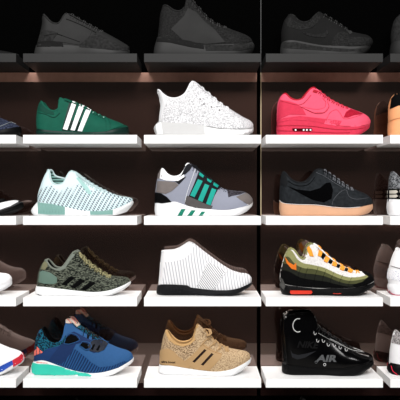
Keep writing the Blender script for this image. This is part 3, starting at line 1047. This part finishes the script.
ribw = ribbed('white_ribbed_knit', (188, 188, 196), (236, 236, 238), 36, 'X', (0, math.radians(8), 0), dist=4, lo=.05, hi=.35, bump=.5)
perf = ribbed('white_perforated_knit', (130, 132, 138), (236, 236, 238), 56, 'X', (0, math.radians(38), 0), dist=.6, lo=.1, hi=.45, bump=.5)
blk_rib = plain('black_foam', (14, 14, 18), .6, .6, 900)
s = shape_knit_sock('sneaker', 'white laceless knitted sock sneaker on a black sole', dict(upper=ribw, sole=blk_rib, collar=wplain, lining=wplain))
s.panel('ankle_band', [(162, 252), (175, 250.8), (184, 246.6), (190, 242.6), (194, 244.4), (192, 252), (184, 259), (172, 262), (164, 262.5), (161.6, 262)], wplain, .0008)
s.panel('heel_strip', [(160.4, 262), (164.4, 262.6), (163, 274), (162.4, 284), (159, 284)], wplain, .001)
s.panel('midfoot_band', [(207, 261), (225, 271), (219, 281), (214, 289.5), (198, 287), (202, 275)], perf, .0008)
s.line('midfoot_edge', [(208, 262), (203, 273), (197, 286)], wplain, .0011)
s.line('midfoot_edge', [(226, 272), (220, 280), (215, 289)], wplain, .0011)
pl = s.panel('sole_plug', [(164, 284.6), (187.6, 285.4), (187.8, 293), (166, 293.4)], blk_rib, .0024)
for x in range(167, 187, 3):
    s.line('plug_rib', [(x, 286.5), (x, 292)], blk_rib, .0011, parent=pl, lift=.0024)
s.panel('sole_plug', [(214, 290.2), (235, 290.2), (232, 293.4), (216, 294)], blk_rib, .0024)

w_mesh = knit('pale_grey_mesh', (222, 217, 217), (240, 238, 236), 200, lo=.15, hi=.75)
ol1 = plain('light_olive_suede', (150, 150, 100), .85, .4, 600, .12)
ol2 = plain('mid_olive_suede', (78, 80, 48), .85, .4, 600, .12)
ol3 = plain('dark_olive_suede', (28, 30, 22), .85, .4, 600, .15)
orange = plain('orange_webbing', (240, 160, 50), .7, .3, 900, .08)
oran2 = plain('orange_mark', (234, 122, 30), .6, .1, 300, .05)
redw = plain('red_window', (232, 66, 50), .2, 0, 200)
s = shape_layered('sneaker', 'layered olive sneaker with orange laces and red heel window', dict(upper=w_mesh, sole=black_rubber, collar=ol1, lining=plain('peach_lining', (216, 190, 180), .8), tongue=wplain))
L1 = [(285.4, 252.4), (289, 249.6), (293, 252), (297, 258.8), (303, 263), (312, 264.8), (324, 267.8), (336, 273.4), (348, 277.4), (361, 277), (369, 274)]
L2 = [(283.6, 257.5), (289, 257), (295, 264), (303, 268), (313, 269), (325, 272.2), (337, 277.6), (349, 280.8), (362, 279.6), (371, 276.4)]
L3 = [(282, 263.5), (288, 264.5), (295, 270), (303, 273), (314, 274.2), (326, 276.6), (338, 281.4), (350, 284), (363, 282.4), (372.6, 278)]
L4 = [(280.6, 270), (288, 271), (300, 277.4), (314, 280), (326, 281.6), (338, 284.6), (350, 286.6), (363, 285), (373.4, 280)]
L5 = [(280.8, 283), (290, 285), (303, 286.8), (320, 288), (337, 288), (350, 287.8), (362, 286), (373.4, 281)]


def cm(l):
    return [(p.x, p.y) for p in catmull(l, 4)]


s.panel('wave_panel', cm(L1) + cm(L2)[::-1], ol1, .0022, label='light olive upper wave panel')
s.panel('wave_panel', cm(L2) + cm(L3)[::-1], ol2, .0018, label='mid olive wave panel')
s.panel('wave_panel', cm(L3) + cm(L4)[::-1], ol3, .0014, label='dark olive wave panel')
s.panel('wave_panel', cm(L4) + cm(L5)[::-1], black_cloth, .0010, label='black lowest wave panel')
s.panel('toe_cap', [(362, 272), (368, 273), (372, 276), (374, 280.6), (366, 285), (356, 287.4), (352, 285), (362, 282), (368, 277)], black_cloth, .0026)
s.panel('swoosh', [(285.6, 257.2), (289, 262.2), (293.6, 265), (296, 262.6), (296.2, 270), (291.6, 268.8), (287, 263)], oran2, .003)
for x in (301, 308, 318, 326, 334, 343, 352):
    s.line('panel_seam', [(x, 267 + max(0, x - 318) * .30), (x - 3, 276 + max(0, x - 318) * .2), (x - 4, 284 + max(0, x - 330) * .1)], black_cloth, .0005, lift=.002)
s.panel('air_window', [(290.4, 290.4), (311.4, 290.6), (312.4, 292.4), (311, 294), (291, 294), (290, 292.4)], redw, .001)
s.panel('heel_badge', [(279.8, 277), (283, 279), (285.6, 286), (284, 290), (280.6, 286)], plain('grey_badge', (84, 84, 82), .5), .0018)
s.line('forefoot_window', [(333, 293.4), (337, 293.8), (341, 293.4)], redw, .0009, lift=.0002)
s.panel('tongue_tag', [(306.6, 249), (309, 246), (311.4, 250), (313.6, 256.6), (309.6, 256)], orange, .003)
for a in ([(318.8, 250), (322.4, 252), (320.6, 257), (317.6, 255.6)], [(325.6, 256), (329.6, 258.6), (326.8, 263), (323.6, 261)], [(333, 261.4), (337, 263.6), (335.8, 267), (331.6, 265.4)], [(341, 265.8), (345, 268), (343.4, 271), (339.4, 269.4)], [(348.6, 269), (353, 270.8), (351.4, 273.2), (347.6, 272)]):
    s.panel('lace_loop', a, orange, .0034)
for a in ([(322.4, 252.6), (325.4, 255.4), (323, 259.6), (320.8, 257)], [(329.8, 259), (332.6, 261.2), (331, 264.4), (328, 262.4)], [(337.4, 263.8), (340.2, 265.6), (338.6, 268.4), (336.2, 267)], [(345.2, 268), (348, 269), (347, 271.6), (344.2, 270.8)]):
    s.panel('eyelet_patch', a, black_cloth, .0026)
s.laces(6, orange, r=.0022, loop=.9)

s = shape_knit_sock('sneaker', 'white shoe toe at the left end of the fourth shelf', dict(upper=wplain, sole=white_rubber, collar=wplain, lining=wplain), dx=-240)
tricolor = knit('white_blue_pink_knit', (120, 134, 176), (244, 244, 246), 260, (1, 1, 3), lo=.32, hi=.48)
pink = plain('pink_outsole', (202, 84, 110), .5)
s = shape_layered('sneaker', 'white shoe with blue flecks and pink outsole, right end of the fourth shelf', dict(upper=wplain, sole=white_rubber, collar=wplain, lining=wplain, tongue=wplain), dx=108, wscale=1.05)
s.panel('heel_band', [(281.5, 269), (286, 271), (300, 274), (300, 281), (290, 281), (280.4, 279)], tricolor, .0016)
s.line('outsole', [(280, 291), (286, 294.6), (300, 295)], pink, .0014)
s.line('heel_line', [(282.6, 266), (290, 268.4), (300, 270)], plain('grey_mark', (120, 118, 120), .6), .0011)
s.laces(6, wplain)

# ================================================================== ROW 5
blue = plain('blue_mesh', (48, 96, 150), .75, .5, 1200, .08)
blue_d = plain('navy_overlay', (22, 50, 98), .7, .3, 900, .1)
blue_k = knit('navy_teal_knit', (10, 18, 34), (28, 104, 128), 230, lo=.47, hi=.56)
blue_r = ribbed('blue_ribbed', (22, 46, 88), (42, 88, 142), 62, 'DIAGONAL', (0, math.radians(-70), 0), dist=.4, lo=.2, hi=.7)
aqua = plain('aqua_foam', (60, 214, 188), .55, .15, 300, .03)
salmon = plain('salmon_print', (236, 118, 104), .6, 0)
peach = plain('cream_tag', (232, 214, 200), .7)
s = shape_wave_runner('sneaker', 'blue running shoe with thick aqua sole and salmon heel logo', dict(upper=blue, sole=white_foam, collar=black_cloth, lining=black_cloth, tongue=blue_k))
s.panel('heel_sock', [(34.8, 352), (35.6, 341), (38.4, 333.4), (42, 329), (45, 334), (49, 340), (55, 343), (62, 341), (66, 335), (67, 341), (58, 346), (46, 349), (40, 354)], blue_k, .0016)
s.panel('aqua_wedge', [(33, 362.6), (38, 364), (48, 364.2), (58, 366), (72, 370), (88, 373.6), (92, 375.6), (88, 377.6), (60, 377.6), (38, 376.6), (32.2, 372.4), (31.6, 367)], aqua, .0014)
s.panel('aqua_rib_block', [(47, 367.6), (60, 369.6), (72, 373), (80, 375), (78, 376.8), (60, 376.4), (50, 374)], aqua, .0024)
s.text('sole_print', 'alphabounce', 36.5, 363.2, 11, 1.8, salmon, tilt=.8)
s.panel('rear_quarter', [(34.2, 360.2), (34.8, 352), (40, 354), (46, 349.6), (58, 346.6), (66, 342), (66, 350), (58, 364.6), (49, 361.4), (41, 359.8)], plain('deep_blue_mesh', (26, 60, 112), .75), .001)
g = s.panel('side_cage', [(48, 361), (54, 353), (62, 343), (68, 334), (74, 331.5), (79, 334), (88, 339), (96, 341.5), (104, 342), (106, 345), (102, 350), (94, 353), (88, 349.6), (80, 343), (76, 344), (72, 352), (62, 364)], blue_d, .0014, smooth=False)
s.panel('side_flex', [(49, 361.6), (58, 352), (66, 348), (76, 349.6), (84, 356), (92, 363), (100, 367.4), (112, 366), (124, 361), (128, 362), (118, 368), (103, 372), (88, 372.4), (74, 370), (60, 365.4)], blue_r, .0012)
s.panel('cage_opening', [(64.5, 343), (67, 337), (71, 334.2), (76, 336), (79, 339.6), (76, 341.6), (69, 343.6)], black_cloth, .0024)
s.panel('cage_opening', [(80, 345), (83, 342.4), (89, 344), (90, 347.4), (86, 349)], black_cloth, .0024)
s.line('cage_rim', [(64, 343.6), (66.6, 336.6), (71, 333.4), (77, 335.4), (80, 340), (76, 342), (69, 344), (64, 343.6)], blue, .0011, lift=.0022)
s.line('cage_rim', [(79.6, 345.6), (83, 341.6), (90, 343.4), (91, 348), (86, 349.8), (79.6, 345.6)], blue, .0011, lift=.0022)
s.panel('eyestay', [(88, 346), (93, 340), (102, 340.4), (108, 344), (104, 350), (98, 352.4), (90, 351)], plain('slate_overlay', (30, 36, 50), .6), .0028)
s.line('eyestay_rim', [(88, 346), (93, 340), (102, 340.4), (108, 344)], blue, .0008, lift=.0028)
for a in ([(91, 349), (93.6, 344.4), (95, 345), (93, 350)], [(96, 350), (98.8, 345.6), (100.2, 346.4), (98, 351)]):
    s.panel('lace_knot', a, black_cloth, .0042)
lg = s.panel('heel_logo', [(35.2, 351), (36.8, 349), (36.6, 354.6), (34.8, 355.6)], salmon, .003, label='salmon bar of the heel logo', both=False)
s.panel('heel_logo', [(37.5, 346.6), (39.6, 348.8), (39.7, 353.6), (37.6, 354.4)], salmon, .003, both=False, label='salmon bar of the heel logo')
s.panel('heel_logo', [(40.6, 349.8), (42, 351.2), (43, 352), (42, 352.8), (40.7, 353.2)], salmon, .003, both=False, label='salmon bar of the heel logo')
s.panel('tongue_tag', [(65.8, 323), (66, 319.4), (69, 317.2), (73, 317.6), (76.4, 321.4), (79.4, 325.4), (77, 327), (73, 323), (69.6, 323.4)], peach, .003, label='cream tongue tag with salmon print')
s.line('tag_print', [(67.4, 319), (69.4, 320.8), (71, 323)], salmon, .0012, lift=.003)
s.line('tag_print', [(71, 318.6), (73.2, 320.8), (75.6, 324.4)], salmon, .0012, lift=.003)
s.laces(5, black_lace, r=.0024, k0=.42, cross=.9)

tanp = plain('tan_smooth', (196, 160, 114), .55, .15, 400, .05)
tank = knit('tan_knit', (118, 94, 70), (216, 186, 148), 270, (1, 1, 1.6), lo=.4, hi=.56)
tan_kf = knit('tan_fine_knit', (158, 130, 98), (218, 190, 152), 300, (1, 1, 1.6), lo=.38, hi=.56)
tanc = plain('tan_collar', (214, 172, 116), .7, .2, 600, .05)
brown_slit = plain('dark_brown_stripe', (40, 22, 16), .7)
s = shape_primeknit('sneaker', 'tan knitted running shoe with smooth side cage and white sole', dict(upper=tan_kf, sole=white_foam, collar=tanc, lining=tanc, tongue=tan_kf))
s.panel('heel_knit', [(161, 350), (162.4, 342), (165, 334), (169, 339), (176, 344.4), (184, 346), (191, 343), (195, 337), (197, 342), (194, 352), (184, 359), (178, 354), (170, 348.6)], tank, .001)
s.panel('collar_band', [(165.4, 331.4), (167, 331.4), (171, 337), (177, 342), (184, 343.8), (190, 341.6), (194.4, 336), (195.4, 340), (190, 344.6), (183, 346.6), (175, 344.6), (168.6, 339.6)], tanc, .0022)
s.panel('heel_counter', [(160.6, 351), (163, 349), (169, 348.6), (174, 351.4), (178, 356), (183, 359.6), (188, 364), (190, 368.4), (174, 366), (160, 364)], tanp, .0022)
s.panel('side_cage', [(184, 361.6), (190, 357), (197, 350.6), (201.4, 344), (204.4, 344), (212, 349.6), (222, 354), (221, 358), (214, 366), (209, 370.6), (196, 369.4), (188, 366)], tanp, .0018)
for a in ([(204.6, 349), (206.6, 350.4), (194.6, 362.4), (192.4, 361.4)], [(211.6, 353), (213.6, 354.4), (203.4, 365.4), (201, 364.4)]):
    s.panel('stripe_slit', a, brown_slit, .0024)
s.text('heel_print', 'ultra boost', 162, 362.6, 13.4, 2.2, brown_slit, th=.003, tilt=.6, bold=.02)
s.line('cage_strap', [(200.6, 346), (206, 340), (210, 338.6)], tanp, .002)
s.line('cage_strap', [(207.6, 349), (212.6, 344.6), (216, 342.4)], tanp, .002)
s.line('cage_strap', [(215, 353), (219, 348.6), (221, 346)], tanp, .002)
s.line('cage_edge', [(201.8, 344), (208, 348.6), (215, 352.4), (222, 354.4)], plain('tan_edge', (176, 132, 84), .6), .0009)
s.laces(5, tanp, r=.0026, k0=.18, cross=.9, bow=True)

hl = plain('black_patent', (4, 4, 5), .16, .04, 120)
greyp = plain('grey_print', (92, 94, 96), .5, 0)
darkp = plain('dark_grey_print', (20, 20, 21), .5, 0, spec=.05)
wprint = plain('white_thread', (225, 225, 225), .5, 0)
chrome = plain('silver_metal', (225, 222, 210), .2, 0, metal=1.0)
s = shape_high_top('high_top_sneaker', 'glossy black high-top sneaker with ankle strap and grey side lettering', dict(upper=hl, sole=black_rubber, collar=black_cloth, lining=black_cloth, tongue=hl), drop=.003)
st = s.panel('ankle_strap', [(281.8, 321), (290, 317), (302, 315), (315, 316), (316.4, 324), (311, 332), (296, 334.6), (281.6, 334)], hl, .0032)
s.line('strap_ring', [(299.5, 318.6), (296.4, 318.8), (293.8, 321.6), (292.8, 325.6), (294, 329.6), (297, 331.8), (300, 331.4)], wprint, .0014, lift=.0034, label='silver half ring on the strap')
s.text('swoosh_lettering', 'NIKE', 297, 347.4, 20, 6.6, darkp, slant=2.2, tilt=1.2, th=.002, bold=.03)
s.text('side_lettering', 'AIR', 315.5, 361.6, 21, 6.8, greyp, slant=2, tilt=.2, th=.0024, bold=.04)
s.panel('swoosh', [(290.6, 350), (292.6, 353.4), (298, 355), (306, 353.6), (316, 351), (305, 357.4), (297, 359.4), (292, 357)], plain('smoke_print', (40, 41, 44), .5, 0, spec=.05), .002, smooth=False)
s.disc('eyelet', 316, 361.8, 1.2, greyp, ring=True, th=.003)
s.disc('eyelet', 324.6, 364.4, 1.2, wprint, ring=True, th=.003)
for p in ((314.8, 333.6), (317.6, 341), (323.2, 341.2), (328.2, 345), (334, 345.6), (340, 348), (346, 350.2)):
    s.line('lace_ring', [(p[0] - 1.2, p[1] - 2), (p[0] - .8, p[1] + .6), (p[0] + .6, p[1] + 1), (p[0] + 1.4, p[1] - .6)], wprint, .0009)
s.line('tongue_edge', [(318, 333), (326, 337.6), (334, 342), (342, 346.4)], wprint, .0004)
s.line('vamp_piping', [(330, 338.8), (338, 343), (350, 349.5), (364, 352.6)], wprint, .0007)
s.line('sole_seam', [(282, 363.8), (292, 365.8), (308, 368), (325, 369.3), (342, 369.3), (355, 366.8), (372, 360)], darkp, .0005)
s.line('heel_seam', [(284, 344), (285, 354), (284, 362)], darkp, .0008)
s.laces(8, black_lace, r=.0022, k0=.1)
for x, y in ((284.5, 314), (287, 312.4), (286, 317), (289, 311.8)):
    s.disc('heel_stud', x, y, .7, wprint, th=.002)

royal = plain('royal_blue_sole', (44, 84, 186), .5, .1)
redt = plain('red_toe_sole', (222, 50, 66), .5, .1)
s = shape_wave_runner('sneaker', 'white shoe toe with blue and red sole at the left end of the fifth shelf', dict(upper=wplain, sole=white_rubber, collar=wplain, lining=wplain), dx=-109.5)
s.panel('blue_sole', [(70, 368), (90, 370.4), (108, 368.4), (123.4, 360.4), (124.6, 364.4), (115, 371), (100, 377), (72, 377.6)], royal, .0016, label='blue sole edge')
s.panel('red_toe', [(123.6, 360.2), (129, 356.6), (133, 351.4), (134, 358), (131, 362.4), (124.6, 367)], redt, .0018, label='red toe edge')
s.laces(5, wplain)
gk = knit('grey_fleck_knit', (110, 106, 108), (190, 184, 184), 260)
sky = plain('pale_blue_window', (170, 205, 220), .3)
s = shape_primeknit('sneaker', 'white and grey shoe with black heel base at the right end of the fifth shelf', dict(upper=wplain, sole=black_rubber, collar=gk, lining=black_cloth, tongue=gk), dx=229.5, wscale=1.05)
s.panel('heel_collar', [(162, 343), (164, 334), (166, 330.4), (169, 333), (174, 339), (180, 344), (180, 348), (170, 346)], gk, .0016)
s.panel('heel_base', [(159.6, 362.6), (172, 366), (184, 368), (184, 377), (164, 377), (158.4, 371)], black_rubber, .0016)
s.line('red_line', [(160, 366), (161, 371.6), (167, 376)], plain('red_edge', (220, 40, 70), .5), .0013, label='red piping')
s.panel('sole_window', [(168.4, 370), (176, 371), (176, 374), (168.6, 373.6)], sky, .0022)
s.laces(5, wplain)

# ================================================================== ROW 6 (only the tops show)
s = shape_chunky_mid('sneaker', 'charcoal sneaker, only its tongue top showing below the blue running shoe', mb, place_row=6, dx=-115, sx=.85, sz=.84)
s.laces(5, dimmed_l)
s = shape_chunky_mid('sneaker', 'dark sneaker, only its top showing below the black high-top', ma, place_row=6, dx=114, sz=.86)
s.laces(5, dimmed_l)

# ------------------------------------------------------------------ blocks, wall, seam
def box_obj(name, x0, x1, y0, y1, z0, z1, mat, parent=None, bevel=0.0):
    V = [(x, y, z) for x in (x0, x1) for y in (y0, y1) for z in (z0, z1)]
    Fc = [(0, 1, 3, 2), (4, 6, 7, 5), (0, 4, 5, 1), (2, 3, 7, 6), (0, 2, 6, 4), (1, 5, 7, 3)]
    o = mesh_obj(name, V, Fc, mat, parent, smooth=False)
    if bevel:
        md = o.modifiers.new('b', 'BEVEL')
        md.width = bevel
        md.segments = 2
    return o


w_block = plain('white_lacquer', (255, 255, 255), .45, .02, 60, .0, spec=.5)
g_block = plain('charcoal_lacquer', (42, 42, 42), .5, .02, 60, .04)  # white blocks of the end rows, dimming put into the colour
steel = plain('dark_steel', (20, 18, 18), .5, 0)
cols = [(-101, 16), (23, 137), (144, 261.2), (265.8, 383), (390.3, 507)]
below = {1: ['a flat charcoal shoe toe at the left edge', 'the pointed charcoal sneaker', 'the charcoal mid-cut sneaker', 'the soft black sneaker with grey sole', 'the charcoal heel at the right edge'],
         2: ['the navy knitted toe at the left edge', 'the dark green sneaker', 'the all-white knitted sneaker', 'the bright red sneaker', 'the tan leather heel at the right edge'],
         3: ['the black toe with white midsole', 'the pale mint sock sneaker', 'the grey sneaker with teal straps', 'the black suede sneaker with gum sole', 'the grey mesh heel with pale straps'],
         4: ['the plain white toe at the left edge', 'the olive green knitted runner', 'the white laceless sock sneaker', 'the layered olive and orange sneaker', 'the white heel with pink outsole'],
         5: ['the toe with blue and red sole', 'the blue running shoe with aqua sole', 'the tan knitted running shoe', 'the glossy black high-top', 'the white and grey heel with red line'],
         6: [None, 'the lowest charcoal sneaker on the left', None, 'the lowest dark sneaker on the right', None]}
for r in range(1, 7):
    for ci, (a, b) in enumerate(cols):
        if below[r][ci] is None:
            continue
        z = top_z(r)
        xa, xb = (a - 200) * .003, (b - 200) * .003
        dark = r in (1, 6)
        root = bpy.data.objects.new('display_block', None)
        link(root)
        root.location = ((xa + xb) / 2, DEPTH, z - PT)
        w = (xb - xa) / 2
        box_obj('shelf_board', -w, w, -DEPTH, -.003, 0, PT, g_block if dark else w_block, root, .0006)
        box_obj('wall_bracket', -w + .004, w - .004, -.0034, 0, .002, PT - .002, steel, root)
        root['label'] = ('charcoal' if dark else 'white') + ' display block carrying ' + below[r][ci]
        root['category'] = 'shelf'
        root['group'] = 'charcoal display blocks' if dark else 'white display blocks'


def glossy_wall(name):
    m, nt, b = new_mat(name)
    b.inputs['Base Color'].default_value = (.010, .0055, .0040, 1)
    b.inputs['Roughness'].default_value = .38
    b.inputs['Specular IOR Level'].default_value = .5
    g = nt.nodes.new('ShaderNodeBsdfGlossy')
    g.inputs['Color'].default_value = (.14, .110, .099, 1)
    g.inputs['Roughness'].default_value = .012
    g2 = nt.nodes.new('ShaderNodeBsdfGlossy')
    g2.inputs['Color'].default_value = (.035, .018, .014, 1)
    g2.inputs['Roughness'].default_value = .28
    ad = nt.nodes.new('ShaderNodeAddShader')
    ad2 = nt.nodes.new('ShaderNodeAddShader')
    df = nt.nodes.new('ShaderNodeBsdfDiffuse')
    df.inputs['Color'].default_value = (.0035, .0016, .0013, 1)
    out = nt.nodes['Material Output']
    nt.links.new(g.outputs[0], ad.inputs[0])
    nt.links.new(g2.outputs[0], ad.inputs[1])
    nt.links.new(ad.outputs[0], ad2.inputs[0])
    nt.links.new(df.outputs[0], ad2.inputs[1])
    nt.links.new(ad2.outputs[0], out.inputs['Surface'])
    nt.nodes.remove(b)
    return m


brown = glossy_wall('brown_gloss_panel')
black = plain('matt_black_panel', (4, 4, 4), .9, 0, var=.05, spec=0)  # wall behind the end rows, dimming put into its colour
cream = plain('brass_strip', (214, 196, 160), .45, 0, metal=.2)
gap = plain('black_gap', (2, 2, 2), .9, 0, spec=0)


def bz(py):            # height on the wall plane that the photo shows at row py
    return EYE + (200 - py) * (D + DEPTH) / F


def bx(px):
    return (px - 200) * (D + DEPTH) / F


zt, zb = bz(72.6), bz(395.5)


def struct(o):
    o['kind'] = 'structure'
    return o


struct(box_obj('wall_back', -1.3, 1.3, DEPTH, DEPTH + .02, zb, zt, brown))
struct(box_obj('wall_back', -1.3, 1.3, DEPTH, DEPTH + .02, zt, zt + .6, black))
struct(box_obj('wall_back', -1.3, 1.3, DEPTH, DEPTH + .02, zb - .6, zb, black))
struct(box_obj('trim_1', bx(256.8), bx(260.5), DEPTH - .0008, DEPTH + .01, zb, zt, gap))
struct(box_obj('trim_2', bx(260.5), bx(261.3), DEPTH - .0016, DEPTH + .01, bz(216), zt, cream))
struct(box_obj('trim_3', bx(260.5), bx(261.2), DEPTH - .0016, DEPTH + .01, zt, zt + .6, plain('grey_strip', (70, 70, 70), .5, 0)))  # upper part of the seam strip, dimming put into its grey

struct(box_obj('trim_4', -1.3, 1.3, DEPTH - .0008, DEPTH + .01, bz(82), zt, plain('brown_rail', (225, 172, 152), .6, 0, var=.15)))  # painted band: lit reflection of the top blocks' undersides put into colour

struct(box_obj('floor', -2.6, 2.6, -4.2, DEPTH + .02, -.05, 0, plain('pale_floor', (225, 220, 214), .6, 0)))

# ------------------------------------------------------------------ light
def area(name, loc, target, size, energy, color=(1, 1, 1)):
    l = bpy.data.lights.new(name, 'AREA')
    l.shape = 'RECTANGLE'
    l.size, l.size_y = size
    l.energy = energy
    l.color = color
    o = bpy.data.objects.new(name, l)
    COL.objects.link(o)
    o.location = loc
    o.rotation_euler = (Vector(target) - Vector(loc)).to_track_quat('-Z', 'Y').to_euler()
    return o


area('ceiling_light', (-.6, -2.6, 3.6), (0, .05, 1.2), (2.2, .7), 135, (1, .985, .97))
area('ceiling_light', (1.0, -3.6, 3.5), (0, .05, 1.1), (1.6, .6), 92, (1, .985, .97))

struct(box_obj('trim_5', -1.3, 1.3, DEPTH - .0008, DEPTH + .01, zb, bz(383), plain('dark_brown_rail', (48, 30, 28), .6, 0, var=.1, spec=.02)))  # matte strip added over the lowest shoe's reflection in the wall
# unseen fill strips added under the third and fourth shelves to brighten shoe backs
for r in (3, 4):
    for a, b in cols:
        a, b = max(a, -40), min(b, 440)
        l = bpy.data.lights.new('shelf_lamp', 'AREA')
        l.shape = 'RECTANGLE'
        l.size, l.size_y = (b - a) * .003 - .01, .008
        l.energy = .24 * (b - a) / 117
        l.color = (1, .95, .9)
        o = bpy.data.objects.new('shelf_lamp', l)
        COL.objects.link(o)
        o.location = (((a + b) / 2 - 200) * .003, DEPTH - .012, top_z(r) - PT - .0005)

w = bpy.data.worlds.new('World')
sc.world = w
w.use_nodes = True
bg = w.node_tree.nodes['Background']
bg.inputs['Color'].default_value = (1.0, .95, .92, 1)
bg.inputs['Strength'].default_value = .05

# ------------------------------------------------------------------ camera
cam = bpy.data.cameras.new('camera')
cam.sensor_width = 36
cam.sensor_fit = 'HORIZONTAL'
cam.lens = 36 * F / 400
co = bpy.data.objects.new('camera', cam)
COL.objects.link(co)
co.location = (0, -D, EYE)
co.rotation_euler = (math.pi / 2, 0, 0)
sc.camera = co

sc.view_settings.view_transform = 'Standard'
sc.view_settings.look = 'None'
sc.view_settings.exposure = 0
sc.view_settings.gamma = 1
